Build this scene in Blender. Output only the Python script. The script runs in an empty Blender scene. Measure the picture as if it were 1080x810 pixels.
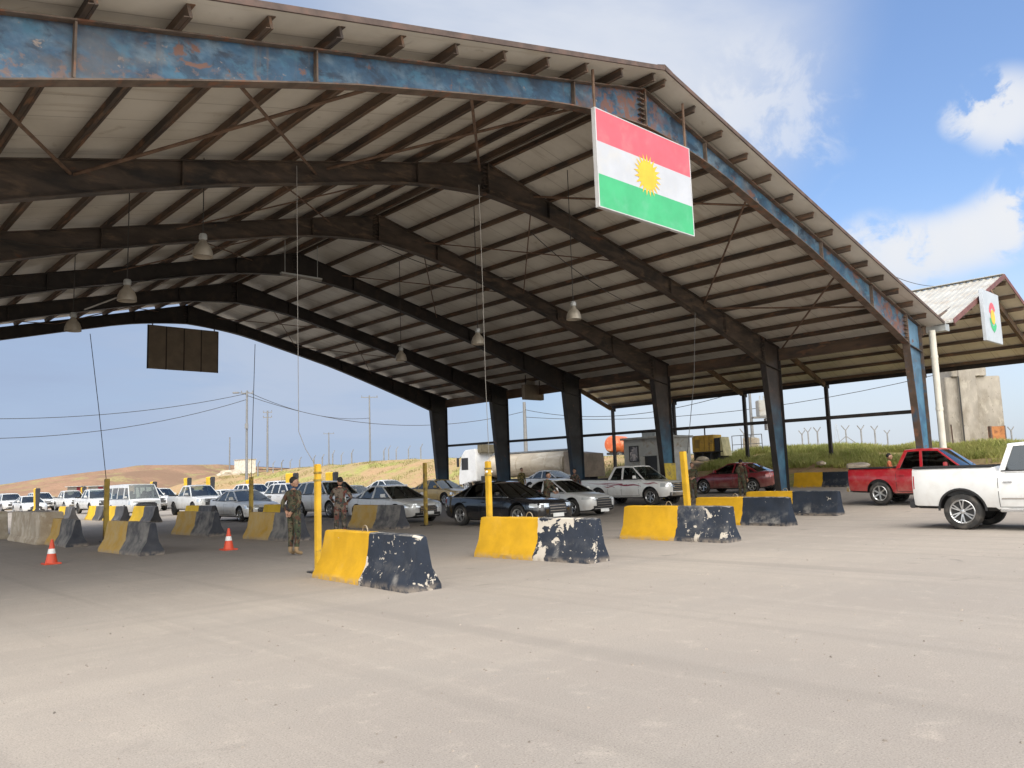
import bpy, bmesh, math, random
import numpy as np
from mathutils import Vector, Matrix, noise as mnoise

random.seed(7); rng = np.random.default_rng(7)
scene = bpy.context.scene
COL = scene.collection

# ------------------------------------------------------------------ camera model
CF, CP, CR, CA, CH = 834.4, math.radians(6.778), math.radians(1.956), math.radians(43.104), 1.6
_Fh = np.array([math.sin(CA), math.cos(CA), 0.]); _R0 = np.array([math.cos(CA), -math.sin(CA), 0.]); _Z = np.array([0, 0, 1.])
_F = _Fh*math.cos(CP)+_Z*math.sin(CP); _D0 = _Fh*math.sin(CP)-_Z*math.cos(CP)
_R = _R0*math.cos(CR)+_D0*math.sin(CR); _D = -_R0*math.sin(CR)+_D0*math.cos(CR)
CAM = np.array([0, 0, CH])
def dirn(px, py): return _F*CF+_R*(px-540)+_D*(py-405)
def at(px, py, z=0):
    d = dirn(px, py); return CAM+d*((z-CH)/d[2])
def onv(px, py, v):
    d = dirn(px, py); return CAM+d*(v/d[1])
def onu(px, py, u):
    d = dirn(px, py); return CAM+d*(u/d[0])
def fwd(px, py, dist):
    d = dirn(px, py); return CAM+d*(dist/(d@_Fh))
def sstep(a, b, x):
    t = min(1, max(0, (x-a)/(b-a))); return t*t*(3-2*t)
def gz(u, v=0): return .55*sstep(24, 39, u)          # the yard rises gently to the right

cam_d = bpy.data.cameras.new('camera'); cam = bpy.data.objects.new('camera', cam_d); COL.objects.link(cam)
m = Matrix(((_R[0], -_D[0], -_F[0], 0), (_R[1], -_D[1], -_F[1], 0), (_R[2], -_D[2], -_F[2], CH), (0, 0, 0, 1)))
cam.matrix_world = m
cam_d.sensor_width = 36; cam_d.lens = CF/1080*36; cam_d.clip_end = 8000; cam_d.clip_start = .05
scene.camera = cam

# ------------------------------------------------------------------ tagging
def tag(o, label=None, cat=None, group=None, kind=None):
    if label: o['label'] = label
    if cat: o['category'] = cat
    if group: o['group'] = group
    if kind: o['kind'] = kind
    return o
def empty(name, loc=(0, 0, 0), rz=0, label=None, cat=None, group=None):
    o = bpy.data.objects.new(name, None); COL.objects.link(o)
    o.empty_display_size = .3
    o.location = [float(a) for a in loc]; o.rotation_euler = (0, 0, rz)
    return tag(o, label, cat, group)
def copy_tree(o, parent=None):
    c = o.copy(); COL.objects.link(c)
    if parent: c.parent = parent
    for ch in list(o.children): copy_tree(ch, c)
    return c

# ------------------------------------------------------------------ mesh builder
class MB:
    def __init__(s): s.v = []; s.f = []; s.m = []
    def add(s, vs, fs, mi=0):
        b = len(s.v); s.v += [tuple(float(c) for c in p) for p in vs]
        for f in fs: s.f.append([b+i for i in f]); s.m.append(mi)
    def box(s, c, sz, mi=0, rot=None):
        x, y, z = [a/2 for a in sz]
        vs = [Vector((i*x, j*y, k*z)) for k in (-1, 1) for j in (-1, 1) for i in (-1, 1)]
        if rot is not None: vs = [rot @ a for a in vs]
        vs = [a+Vector([float(q) for q in c]) for a in vs]
        s.add(vs, [(0, 2, 3, 1), (4, 5, 7, 6), (0, 1, 5, 4), (2, 6, 7, 3), (0, 4, 6, 2), (1, 3, 7, 5)], mi)
    def bar(s, p, q, w, h, mi=0, up=(0, 0, 1)):
        p, q = Vector([float(a) for a in p]), Vector([float(a) for a in q]); d = (q-p).normalized(); up = Vector(up)
        if abs(d.dot(up)) > .98: up = Vector((1, 0, 0))
        a = d.cross(up).normalized()*(w/2); b = a.cross(d).normalized()*(h/2)
        vs = [e+i*a+j*b for e in (p, q) for j in (-1, 1) for i in (-1, 1)]
        s.add(vs, [(0, 1, 3, 2), (4, 6, 7, 5), (0, 4, 5, 1), (2, 3, 7, 6), (0, 2, 6, 4), (1, 5, 7, 3)], mi)
    def tube(s, pts, r, n=6, mi=0, caps=True):
        pts = [Vector([float(c) for c in p]) for p in pts]; rings = []
        rr = r if isinstance(r, (list, tuple)) else [r]*len(pts)
        ref = None
        for i, p in enumerate(pts):
            d = (pts[min(i+1, len(pts)-1)]-pts[max(i-1, 0)]).normalized()
            up = Vector((0, 0, 1)) if abs(d.z) < .9 else Vector((1, 0, 0))
            if ref is not None and abs(ref.dot(d)) < .95: up = ref
            a = d.cross(up).normalized(); b = a.cross(d).normalized(); ref = b
            rings.append([p+rr[i]*(math.cos(t)*a+math.sin(t)*b) for t in [2*math.pi*k/n for k in range(n)]])
        vs = [x for g in rings for x in g]; fs = []
        for i in range(len(pts)-1):
            for k in range(n):
                k2 = (k+1) % n; fs.append((i*n+k, i*n+k2, (i+1)*n+k2, (i+1)*n+k))
        if caps: fs += [tuple(range(n))[::-1], tuple((len(pts)-1)*n+k for k in range(n))]
        s.add(vs, fs, mi)
    def lathe(s, prof, c=(0, 0, 0), axis='Z', n=20, mi=0):
        vs = []; fs = []
        for (r, h) in prof:
            for k in range(n):
                t = 2*math.pi*k/n; a, b = r*math.cos(t), r*math.sin(t)
                p = {'Z': (a, b, h), 'X': (h, a, b), 'Y': (a, h, b)}[axis]
                vs.append((p[0]+c[0], p[1]+c[1], p[2]+c[2]))
        for i in range(len(prof)-1):
            for k in range(n):
                k2 = (k+1) % n; fs.append((i*n+k, i*n+k2, (i+1)*n+k2, (i+1)*n+k))
        s.add(vs, fs, mi)
    def prism(s, poly, off, mi=0):
        n = len(poly); off = Vector([float(a) for a in off])
        vs = [Vector([float(a) for a in p]) for p in poly]; vs = vs+[p+off for p in vs]
        fs = [tuple(range(n))[::-1], tuple(range(n, 2*n))]+[(i, (i+1) % n, n+(i+1) % n, n+i) for i in range(n)]
        s.add(vs, fs, mi)
    def grid(s, P, mi=0):
        n, k = len(P), len(P[0])
        s.add([p for r in P for p in r], [(i*k+j, i*k+j+1, (i+1)*k+j+1, (i+1)*k+j) for i in range(n-1) for j in range(k-1)], mi)
    def sphere(s, c, r, mi=0, n=10, m_=7):
        prof = [(math.sin(math.pi*i/m_), -math.cos(math.pi*i/m_)) for i in range(m_+1)]
        r = (r, r, r) if not isinstance(r, (tuple, list)) else r
        vs = []; fs = []
        for (a, h) in prof:
            for k in range(n):
                t = 2*math.pi*k/n
                vs.append((c[0]+r[0]*max(a, 1e-3)*math.cos(t), c[1]+r[1]*max(a, 1e-3)*math.sin(t), c[2]+r[2]*h))
        for i in range(m_):
            for k in range(n):
                k2 = (k+1) % n; fs.append((i*n+k, i*n+k2, (i+1)*n+k2, (i+1)*n+k))
        s.add(vs, fs, mi)
    def mesh(s, name, mats, smooth=None, bevel=0, seg=2, fixn=True, merge=False):
        me = bpy.data.meshes.new(name); me.from_pydata(s.v, [], s.f)
        for mt in (mats if isinstance(mats, (list, tuple)) else [mats]): me.materials.append(mt)
        me.polygons.foreach_set('material_index', s.m)
        if fixn or bevel or merge:
            bm = bmesh.new(); bm.from_mesh(me)
            if merge: bmesh.ops.remove_doubles(bm, verts=bm.verts, dist=1e-4)
            if fixn: bmesh.ops.recalc_face_normals(bm, faces=bm.faces)
            if bevel:
                ed = [e for e in bm.edges if len(e.link_faces) == 2 and e.calc_face_angle(0) > .5]
                bmesh.ops.bevel(bm, geom=ed, offset=bevel, segments=seg, affect='EDGES', clamp_overlap=True)
            bm.to_mesh(me); bm.free()
        if smooth is not None:
            me.shade_smooth(); me.set_sharp_from_angle(angle=math.radians(smooth))
        me.update(); return me
    def build(s, name, mats, parent=None, smooth=None, bevel=0, seg=2, fixn=True, world=False, merge=False):
        return link(name, s.mesh(name, mats, smooth, bevel, seg, fixn, merge), parent, world)
def link(name, me, parent=None, world=False):
    o = bpy.data.objects.new(name, me); COL.objects.link(o)
    if parent:
        o.parent = parent
        if world: o.location = -parent.location
    return o
def set_mat(o, mt, slot=0):
    o.material_slots[slot].link = 'OBJECT'; o.material_slots[slot].material = mt

# ------------------------------------------------------------------ materials
class NT:
    def __init__(s, name):
        s.mat = bpy.data.materials.new(name); s.mat.use_nodes = True; s.nt = s.mat.node_tree
        s.b = s.nt.nodes['Principled BSDF']; s.out = s.nt.nodes['Material Output']
    def n(s, t, **kw):
        x = s.nt.nodes.new(t)
        for k, v in kw.items():
            if k.startswith('i_'): x.inputs[int(k[2:]) if k[2:].isdigit() else k[2:]].default_value = v
            else: setattr(x, k, v)
        return x
    def l(s, a, b): s.nt.links.new(a, b)
    def math(s, op, a, b=None, clamp=False):
        x = s.n('ShaderNodeMath', operation=op, use_clamp=clamp)
        for i, q in enumerate((a, b)):
            if q is None: continue
            if isinstance(q, (int, float)): x.inputs[i].default_value = q
            else: s.l(q, x.inputs[i])
        return x.outputs[0]
    def mix(s, f, a, b):
        x = s.n('ShaderNodeMix', data_type='RGBA')
        for k, q in ((0, f), (6, a), (7, b)):
            if isinstance(q, (int, float)): x.inputs[k].default_value = q
            elif isinstance(q, (tuple, list)): x.inputs[k].default_value = (*q[:3], 1)
            else: s.l(q, x.inputs[k])
        return x.outputs[2]
    def noise(s, vec, scale, det=4, rough=.55, dist=0, dim='3D'):
        x = s.n('ShaderNodeTexNoise'); x.inputs['Scale'].default_value = scale; x.inputs['Detail'].default_value = det
        x.inputs['Roughness'].default_value = rough; x.inputs['Distortion'].default_value = dist
        s.l(vec, x.inputs['Vector']); return x.outputs['Fac']
    def ramp(s, f, a, b):
        x = s.n('ShaderNodeMapRange', clamp=True, interpolation_type='SMOOTHSTEP'); s.l(f, x.inputs[0]); x.inputs[1].default_value = a; x.inputs[2].default_value = b
        return x.outputs[0]
    def coords(s, rnd=True):
        tc = s.n('ShaderNodeTexCoord'); v = tc.outputs['Object']
        if not rnd: return v, v
        oi = s.n('ShaderNodeObjectInfo'); mu = s.math('MULTIPLY', oi.outputs['Random'], 37.)
        ad = s.n('ShaderNodeVectorMath', operation='ADD'); s.l(v, ad.inputs[0]); s.l(mu, ad.inputs[1])
        return ad.outputs[0], v
    def sep(s, v):
        x = s.n('ShaderNodeSeparateXYZ'); s.l(v, x.inputs[0]); return x.outputs
    def bump(s, h, strength=.3, dist=.01):
        x = s.n('ShaderNodeBump'); x.inputs['Strength'].default_value = strength; x.inputs['Distance'].default_value = dist
        s.l(h, x.inputs['Height']); s.l(x.outputs[0], s.b.inputs['Normal'])
MATS = {}
def M(name, c, rough=.6, metal=0, var=.18, scale=3., layers=(), bump=0, bscale=30, coat=0, stretch=None, rnd=True, spec=None):
    if name in MATS: return MATS[name]
    t = NT(name); vec, raw = t.coords(rnd)
    if stretch:
        mp = t.n('ShaderNodeMapping'); mp.inputs['Scale'].default_value = stretch; t.l(vec, mp.inputs[0]); vec = mp.outputs[0]
    f = t.noise(vec, scale, 5, .6)
    lo = tuple(max(0, x*(1-var)) for x in c); hi = tuple(min(1, x*(1+var)) for x in c)
    col = t.mix(t.ramp(f, .3, .7), lo, hi)
    for L in layers:
        lc, ls, thr, soft = L[:4]; o = L[4] if len(L) > 4 else {}
        g = t.ramp(t.noise(vec, ls, 6, .62, o.get('dist', .3)), thr-soft, thr+soft)
        if o.get('up'):
            ge = t.n('ShaderNodeNewGeometry'); g = t.math('MULTIPLY', g, t.ramp(t.sep(ge.outputs['Normal'])[2], *o['up']))
        if o.get('low'):
            g = t.math('MULTIPLY', g, t.ramp(t.sep(raw)[2], *o['low']))
        if o.get('amt'): g = t.math('MULTIPLY', g, o['amt'])
        col = t.mix(g, col, lc)
    t.l(col, t.b.inputs['Base Color'])
    t.b.inputs['Roughness'].default_value = rough; t.b.inputs['Metallic'].default_value = metal
    if spec is not None: t.b.inputs['Specular IOR Level'].default_value = spec
    if coat: t.b.inputs['Coat Weight'].default_value = coat; t.b.inputs['Coat Roughness'].default_value = .06
    if bump: t.bump(t.noise(vec, bscale, 5, .6), bump)
    MATS[name] = t.mat; return t.mat
DUST = (.36, .30, .235)
def paint(name, c, rough=.32):
    return M(name, c, rough, 0, .06, 1.2, [(DUST, 2.2, .52, .25, dict(low=(.95, .2), amt=.55)), (DUST, 5, .62, .2, dict(amt=.22))], coat=.6)
# ------ setting colours
MAT_blue = M('worn_blue_paint', (.026, .075, .135), .55, 0, .4, 1.6,
             [((.17, .24, .29), 1.5, .57, .12, dict(dist=.2, amt=.7)), ((.045, .135, .21), 2.6, .57, .07), ((.014, .032, .06), 2.3, .58, .08), ((.16, .075, .05), 1.9, .635, .03, dict(dist=.4)), ((.10, .085, .075), 1.1, .60, .08, dict(amt=.6)), ((.25, .2, .17), 6, .68, .04)],
             bump=.15, bscale=9, rnd=False, stretch=(.8, 1, 1.1))
def rust_apex():
    nt = MAT_blue.node_tree; b = nt.nodes['Principled BSDF']; t = NT.__new__(NT); t.mat = MAT_blue; t.nt = nt; t.b = b
    src = b.inputs['Base Color'].links[0].from_socket; tc = t.n('ShaderNodeTexCoord'); x = t.sep(tc.outputs['Object'])
    near = t.ramp(t.math('ABSOLUTE', t.math('SUBTRACT', x[0], 14.6)), 2.2, .6); near2 = t.ramp(t.math('ABSOLUTE', t.math('SUBTRACT', x[0], 29.6)), 2., .4)
    g = t.math('MULTIPLY', t.math('MAXIMUM', near, near2), t.ramp(t.noise(tc.outputs['Object'], 3.2, 7, .7, .4), .45, .56))
    dr = t.n('ShaderNodeMapping'); dr.inputs['Scale'].default_value = (6, 1, .5); t.l(tc.outputs['Object'], dr.inputs[0])
    st = t.math('MULTIPLY', t.ramp(t.noise(dr.outputs[0], 1., 5, .6), .58, .70), .5)
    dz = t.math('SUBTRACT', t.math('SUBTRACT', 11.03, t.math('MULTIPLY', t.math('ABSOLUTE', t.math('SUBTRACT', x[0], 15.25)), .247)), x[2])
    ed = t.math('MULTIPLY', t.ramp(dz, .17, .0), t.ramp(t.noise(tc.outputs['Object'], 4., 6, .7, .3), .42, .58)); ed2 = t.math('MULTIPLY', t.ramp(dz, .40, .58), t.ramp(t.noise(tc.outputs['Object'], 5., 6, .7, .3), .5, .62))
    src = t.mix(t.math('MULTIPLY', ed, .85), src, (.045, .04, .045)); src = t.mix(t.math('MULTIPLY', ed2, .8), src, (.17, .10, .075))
    c = t.mix(g, src, (.17, .075, .05)); c = t.mix(st, c, (.13, .10, .085)); t.l(c, b.inputs['Base Color'])
rust_apex()
MAT_flange = M('rusty_flange', (.12, .088, .066), .75, 0, .35, 3, [((.2, .09, .05), 4, .6, .08)], bump=.2)
MAT_sooty = M('sooty_brown_steel', (.058, .043, .033), .7, 0, .4, 1.5, [((.13, .09, .06), 2, .6, .1), ((.02, .018, .017), 1.2, .58, .1), ((.16, .065, .03), 1.7, .68, .05)], bump=.15, stretch=(.6, 1, 2), rnd=False)
MAT_soot2 = M('dark_sooty_steel', (.02, .016, .014), .7, 0, .4, 1.5, [((.045, .03, .022), 2, .6, .1)], bump=.15)
MAT_purlin = M('rusty_purlin', (.10, .066, .043), .75, 0, .35, 2, [((.045, .035, .03), 1.5, .55, .12), ((.19, .1, .055), 6, .6, .1)], bump=.15, stretch=(1, .25, 1))
MAT_brace = M('rusted_brace', (.14, .085, .055), .8, 0, .3, 4)
MAT_brace2 = M('dark_rust_flange', (.075, .05, .035), .75, 0, .35, 2, [((.16, .075, .04), 2.5, .62, .08), ((.03, .06, .09), 2, .6, .06)], bump=.2)
MAT_trim = M('dark_rust_trim', (.085, .055, .042), .7, 0, .3, 3, [((.13, .07, .05), 3, .6, .1)])
MAT_redtrim = M('red_trim', (.14, .055, .045), .6, 0, .25, 3, [((.16, .06, .05), 4, .55, .1)])
MAT_top = M('pale_roof_metal', (.40, .39, .355), .5, .15, .12, 1.5, [((.34, .3, .25), 1.2, .6, .12)])
MAT_gutter = M('gutter_zinc', (.36, .37, .36), .45, .3, .15, 3)
MAT_pipe = M('cream_pipe', (.56, .53, .45), .5, 0, .1, 2, [((.35, .3, .24), 3, .65, .1)])
def mat_column(name, soot, za=4.4, zb=7.4, b0=(.025, .075, .14), b1=(.07, .2, .3)):
    t = NT(name); vec, raw = t.coords(False); z = t.sep(raw)[2]
    f = t.noise(vec, 1.4, 5, .6)
    blue = t.mix(t.ramp(f, .35, .7), b0, b1)
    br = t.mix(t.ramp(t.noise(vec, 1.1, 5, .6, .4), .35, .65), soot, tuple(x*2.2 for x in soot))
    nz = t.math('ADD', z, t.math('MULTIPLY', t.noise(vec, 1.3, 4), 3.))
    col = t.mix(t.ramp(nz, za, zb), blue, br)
    col = t.mix(t.ramp(t.noise(vec, 1.9, 6, .65, .8), .62, .7), col, (.15, .065, .04))
    t.l(col, t.b.inputs['Base Color']); t.b.inputs['Roughness'].default_value = .6
    t.bump(t.noise(vec, 14, 4), .15); return t.mat
MAT_col1 = mat_column('column_blue_clean', (.05, .1, .15))
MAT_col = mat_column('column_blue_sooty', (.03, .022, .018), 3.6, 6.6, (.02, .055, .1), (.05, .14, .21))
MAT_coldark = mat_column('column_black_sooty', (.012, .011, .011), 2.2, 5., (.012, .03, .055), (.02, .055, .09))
MAT_band = M('yellow_band_paint', (.52, .38, .04), .6, 0, .2, 3, [((.2, .16, .08), 3, .6, .1)])
def mat_ceiling():
    t = NT('cream_ceiling_sheet'); vec, raw = t.coords(False); v = t.sep(raw)[1]
    col = t.mix(t.ramp(t.noise(vec, .5, 5, .6), .3, .7), (.52, .485, .42), (.66, .625, .55))
    col = t.mix(t.math('MULTIPLY', t.ramp(t.noise(vec, 1.6, 6, .65, .5), .6, .72), .5), col, (.27, .22, .16))
    st = t.n('ShaderNodeMapping'); st.inputs['Scale'].default_value = (.35, 3.2, .35); t.l(vec, st.inputs[0])
    col = t.mix(t.math('MULTIPLY', t.ramp(t.noise(st.outputs[0], 1., 6, .65, .2), .54, .72), .45), col, (.30, .235, .16))
    w = t.math('FRACT', t.math('MULTIPLY', v, .98)); s = t.math('LESS_THAN', w, .022)
    col = t.mix(t.math('MULTIPLY', s, .55), col, (.2, .17, .13))
    t.l(col, t.b.inputs['Base Color']); t.b.inputs['Roughness'].default_value = .55; return t.mat
MAT_ceil = mat_ceiling()
def mat_ground():
    t = NT('dusty_concrete_ground'); vec, raw = t.coords(False)
    big = t.noise(vec, .09, 5, .6, .6); mid = t.noise(vec, .8, 6, .68, .4); fine = t.noise(vec, 22, 6, .7)
    grit = t.noise(vec, 75, 4, .75); tiny = t.noise(vec, 170, 3, .7); blot = t.noise(vec, 3.2, 6, .7, .3)
    col = t.mix(t.ramp(big, .34, .66), (.26, .229, .2), (.328, .287, .244))
    col = t.mix(t.math('MULTIPLY', t.ramp(mid, .42, .75), .55), col, (.265, .24, .212))
    col = t.mix(t.math('MULTIPLY', t.ramp(blot, .52, .72), .35), col, (.42, .365, .305))
    # tyre tracks along the lanes and across the apron
    def track(sc, rot, lo, hi, amt, c, det=5):
        x = t.n('ShaderNodeMapping'); x.inputs['Scale'].default_value = sc; x.inputs['Rotation'].default_value = (0, 0, rot); t.l(vec, x.inputs[0])
        return t.mix(t.math('MULTIPLY', t.ramp(t.noise(x.outputs[0], 1., det, .6, .15), lo, hi), amt), col, c)
    col = track((1.5, .035, 1), 0., .52, .68, .6, (.225, .2, .175)); col = track((2.6, .09, 1), .05, .52, .75, .2, (.42, .37, .31))
    col = track((.05, .9, 1), .75, .53, .68, .42, (.235, .21, .185)); col = track((.12, 1.3, 1), .5, .5, .75, .18, (.41, .36, .30))
    col = t.mix(t.math('MULTIPLY', t.ramp(fine, .48, .75), .45), col, (.225, .195, .165))
    col = t.mix(t.math('MULTIPLY', t.ramp(grit, .52, .64), .8), col, (.175, .148, .124))
    sp = t.noise(vec, 48, 3, .6); col = t.mix(t.math('MULTIPLY', t.math('MULTIPLY', t.ramp(sp, .62, .70), t.ramp(blot, .4, .62)), .75), col, (.12, .10, .085))
    col = t.mix(t.math('MULTIPLY', t.ramp(grit, .46, .32), .45), col, (.47, .42, .36))
    col = t.mix(t.math('MULTIPLY', t.ramp(tiny, .60, .70), .7), col, (.13, .11, .095))
    col = t.mix(t.math('MULTIPLY', t.ramp(t.noise(vec, .6, 4, .6, 1.), .66, .76), .5), col, (.13, .117, .105))
    col = t.mix(t.math('MULTIPLY', t.ramp(t.noise(vec, 5.5, 4, .6, .6), .70, .76), .5), col, (.12, .105, .09))
    # ground darkened beneath the canopy; its shade is put into the colour
    ve = t.sep(raw); shade_v = t.math('ADD', ve[1], t.math('MULTIPLY', big, 8.))
    shade_mask = t.math('MULTIPLY', t.ramp(shade_v, 15., 24.), t.ramp(shade_v, 52., 44.))
    col = t.mix(t.math('MULTIPLY', shade_mask, .2), col, (.25, .224, .2))
    t.l(col, t.b.inputs['Base Color']); t.b.inputs['Roughness'].default_value = .88; t.b.inputs['Specular IOR Level'].default_value = .25
    h = t.math('ADD', t.math('MULTIPLY', fine, .6), t.math('MULTIPLY', grit, .5)); h = t.math('ADD', h, mid)
    t.bump(h, .4, .014); return t.mat
MAT_ground = mat_ground()
def mat_terrain(name, soil, soil2, grass, gthr):
    t = NT(name); vec, raw = t.coords(False)
    f = t.noise(vec, .12, 6, .65, .5); g = t.noise(vec, .22, 6, .7, .4); k = t.noise(vec, 2.5, 6, .7)
    col = t.mix(t.ramp(f, .35, .65), soil, soil2)
    col = t.mix(t.ramp(k, .45, .75), col, tuple(x*.6 for x in soil))
    col = t.mix(t.math('MULTIPLY', t.ramp(g, gthr-.06, gthr+.06), .85), col, t.mix(t.ramp(k, .35, .7), grass, tuple(x*1.8 for x in grass)))
    t.l(col, t.b.inputs['Base Color']); t.b.inputs['Roughness'].default_value = .95; t.b.inputs['Specular IOR Level'].default_value = .1
    t.bump(k, .6, .15); return t.mat
MAT_hill = mat_terrain('red_soil_hill', (.30, .185, .12), (.2, .13, .088), (.2, .17, .08), .58)
MAT_bankL = mat_terrain('dry_grass_bank', (.37, .24, .14), (.32, .25, .125), (.2, .2, .065), .545)
def mat_barrier(name, yel, blk, dust_amt, chip):
    t = NT(name); vec, raw = t.coords(True); s = t.sep(raw)
    e = t.math('ADD', s[1], t.math('MULTIPLY', t.math('SUBTRACT', t.noise(vec, 6, 3), .5), .08))
    isy = t.math('GREATER_THAN', e, -.12)
    ny = t.noise(vec, 2.2, 5, .6)
    y = t.mix(t.ramp(ny, .3, .7), tuple(a*.8 for a in yel), yel); b = t.mix(t.ramp(ny, .3, .7), blk, tuple(a*1.5 for a in blk))
    col = t.mix(isy, b, y)
    ge = t.n('ShaderNodeNewGeometry'); nz = t.sep(ge.outputs['Normal'])[2]
    # dust lies on the sloping skirt
    dm = t.math('MULTIPLY', t.ramp(nz, .25, .48), t.ramp(t.noise(vec, 5, 6, .65), .35, .7))
    dm = t.math('MULTIPLY', dm, t.math('ADD', .25, t.math('MULTIPLY', t.math('SUBTRACT', 1., isy), .75)))
    dm = t.math('MAXIMUM', t.math('MULTIPLY', dm, .75), t.math('MULTIPLY', t.ramp(t.noise(vec, 3, 5, .6), .2, .8), dust_amt))
    ex = t.math('ABSOLUTE', t.sep(ge.outputs['Normal'])[1]); dm = t.math('MULTIPLY', dm, t.math('SUBTRACT', 1., t.math('MULTIPLY', t.ramp(ex, .5, .8), .85)))
    col = t.mix(dm, col, t.mix(isy, (.25, .235, .215), (.40, .31, .16)))
    # chipped paint shows bare concrete, more of it on the black half
    ch = t.noise(vec, 2.6, 7, .7, .5)
    ct = t.math('SUBTRACT', ch, t.math('MULTIPLY', isy, .09))
    ch2 = t.noise(vec, 11, 5, .65)
    big = t.math('SUBTRACT', t.noise(vec, 1.25, 6, .62, .3), t.math('MULTIPLY', isy, .07))
    cm = t.math('MAXIMUM', t.ramp(ct, chip, chip+.012), t.ramp(t.math('SUBTRACT', ch2, t.math('MULTIPLY', isy, .12)), chip+.035, chip+.055))
    cm = t.math('MAXIMUM', cm, t.ramp(big, chip+.005, chip+.015))
    col = t.mix(cm, col, (.52, .47, .40))
    lo = t.math('MULTIPLY', t.ramp(s[2], .13, .0), t.ramp(t.noise(vec, 7, 5, .6), .35, .6))
    col = t.mix(t.math('MULTIPLY', lo, .7), col, (.3, .25, .2))
    t.l(col, t.b.inputs['Base Color']); t.b.inputs['Roughness'].default_value = .75; t.b.inputs['Specular IOR Level'].default_value = .25
    h = t.math('SUBTRACT', t.noise(vec, 9, 6, .6), cm); t.bump(h, .45, .012); return t.mat
YEL, BLK = (.60, .335, .012), (.016, .021, .032)
MAT_barF = mat_barrier('barrier_paint_fresh', YEL, BLK, .04, .60)
MAT_barL = mat_barrier('barrier_paint_little_worn', YEL, (.012, .017, .027), .04, .665)
MAT_barD = mat_barrier('barrier_paint_dusty', (.46, .27, .04), (.022, .025, .034), .95, .72)
MAT_barM = mat_barrier('barrier_paint_sunlit', (.74, .46, .015), (.05, .05, .055), .25, .74)  # brighter copy for the far barriers; sunlight is put into the colour
MAT_conc = M('bare_concrete', (.42, .36, .28), .85, 0, .15, 2, [((.3, .24, .17), 1.5, .55, .12), ((.5, .45, .37), 4, .6, .1)], bump=.3, bscale=20)
MAT_pier = M('weathered_pier_concrete', (.29, .265, .23), .9, 0, .2, .8, [((.2, .175, .14), .9, .58, .14), ((.36, .33, .28), 2.5, .6, .1), ((.12, .1, .08), 5, .66, .04)], bump=.4, bscale=6, stretch=(1, 1, .5))
MAT_postY = M('yellow_post_paint', (.58, .34, .015), .5, 0, .15, 3, [((.3, .2, .05), 4, .66, .05)])
MAT_postD = M('dusty_post_paint', (.33, .225, .035), .65, 0, .25, 2.5, [((.1, .07, .04), 3, .55, .1)])
MAT_hook = M('lifting_hook_steel', (.3, .25, .18), .6, .5)
def mat_plain(name, c, rough=.5, metal=0, **k): return M(name, c, rough, metal, .08, 3, **k)
MAT_tyre = M('tyre_rubber', (.022, .021, .02), .8, 0, .3, 6, [((.2, .17, .14), 3, .62, .15, dict(amt=.5))])
MAT_rim = mat_plain('alloy_rim', (.55, .55, .55), .3, .85)
MAT_rimdark = mat_plain('rim_hollow', (.03, .03, .03), .6)
MAT_dark = mat_plain('dark_trim_plastic', (.018, .018, .019), .5)
MAT_seat = mat_plain('car_seat_cloth', (.06, .055, .05), .9)
MAT_chrome = mat_plain('chrome_trim', (.7, .7, .7), .15, 1.)
MAT_lamp = mat_plain('headlamp_lens', (.62, .65, .66), .08, .35, coat=1.)
MAT_tail = mat_plain('tail_lamp_red', (.35, .012, .012), .15, coat=1.)
MAT_plate = mat_plain('plate_white', (.7, .7, .68), .4)
def mat_glass(name, tint, refl=.06):
    t = NT(name); t.nt.nodes.remove(t.b)
    tr = t.n('ShaderNodeBsdfTransparent'); tr.inputs[0].default_value = (*tint, 1)
    gl = t.n('ShaderNodeBsdfGlossy'); gl.inputs['Roughness'].default_value = .03; gl.inputs[0].default_value = (.9, .95, .95, 1)
    lw = t.n('ShaderNodeFresnel'); lw.inputs[0].default_value = 1.5
    mx = t.n('ShaderNodeMixShader'); t.l(t.math('ADD', lw.outputs[0], refl, True), mx.inputs[0]); t.l(tr.outputs[0], mx.inputs[1]); t.l(gl.outputs[0], mx.inputs[2])
    t.l(mx.outputs[0], t.out.inputs[0]); return t.mat
MAT_glass = mat_glass('car_window_glass', (.62, .68, .65))
MAT_glassD = mat_glass('tinted_window_glass', (.12, .14, .14))
P_white = paint('white_car_paint', (.64, .64, .63)); P_black = M('black_car_paint', (.009, .010, .013), .16, 0, .05, 1.2, [(DUST, 3, .62, .25, dict(low=(.7, .2), amt=.25))], coat=.8)
P_silver = paint('silver_car_paint', (.58, .59, .59), .28); P_red = paint('dark_red_paint', (.17, .006, .012)); P_red2 = paint('bright_red_paint', (.30, .006, .014))
P_taxi = paint('taxi_yellow_paint', (.50, .33, .09)); P_grey = paint('grey_car_paint', (.26, .26, .26)); P_pearl = paint('pearl_white_paint', (.70, .70, .68))
MAT_wire = mat_plain('black_cable', (.03, .028, .025), .7)
MAT_wirel = mat_plain('pale_cable', (.19, .175, .155), .7)
MAT_steelpole = mat_plain('grey_pole_steel', (.2, .2, .2), .6, .3)
MAT_lampalu = mat_plain('lamp_aluminium', (.36, .32, .26), .5, .5)
MAT_skin = mat_plain('skin', (.36, .2, .13), .6); MAT_hair = mat_plain('dark_hair', (.012, .01, .009), .8)
MAT_boot = mat_plain('tan_boot', (.25, .17, .09), .8)
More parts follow.
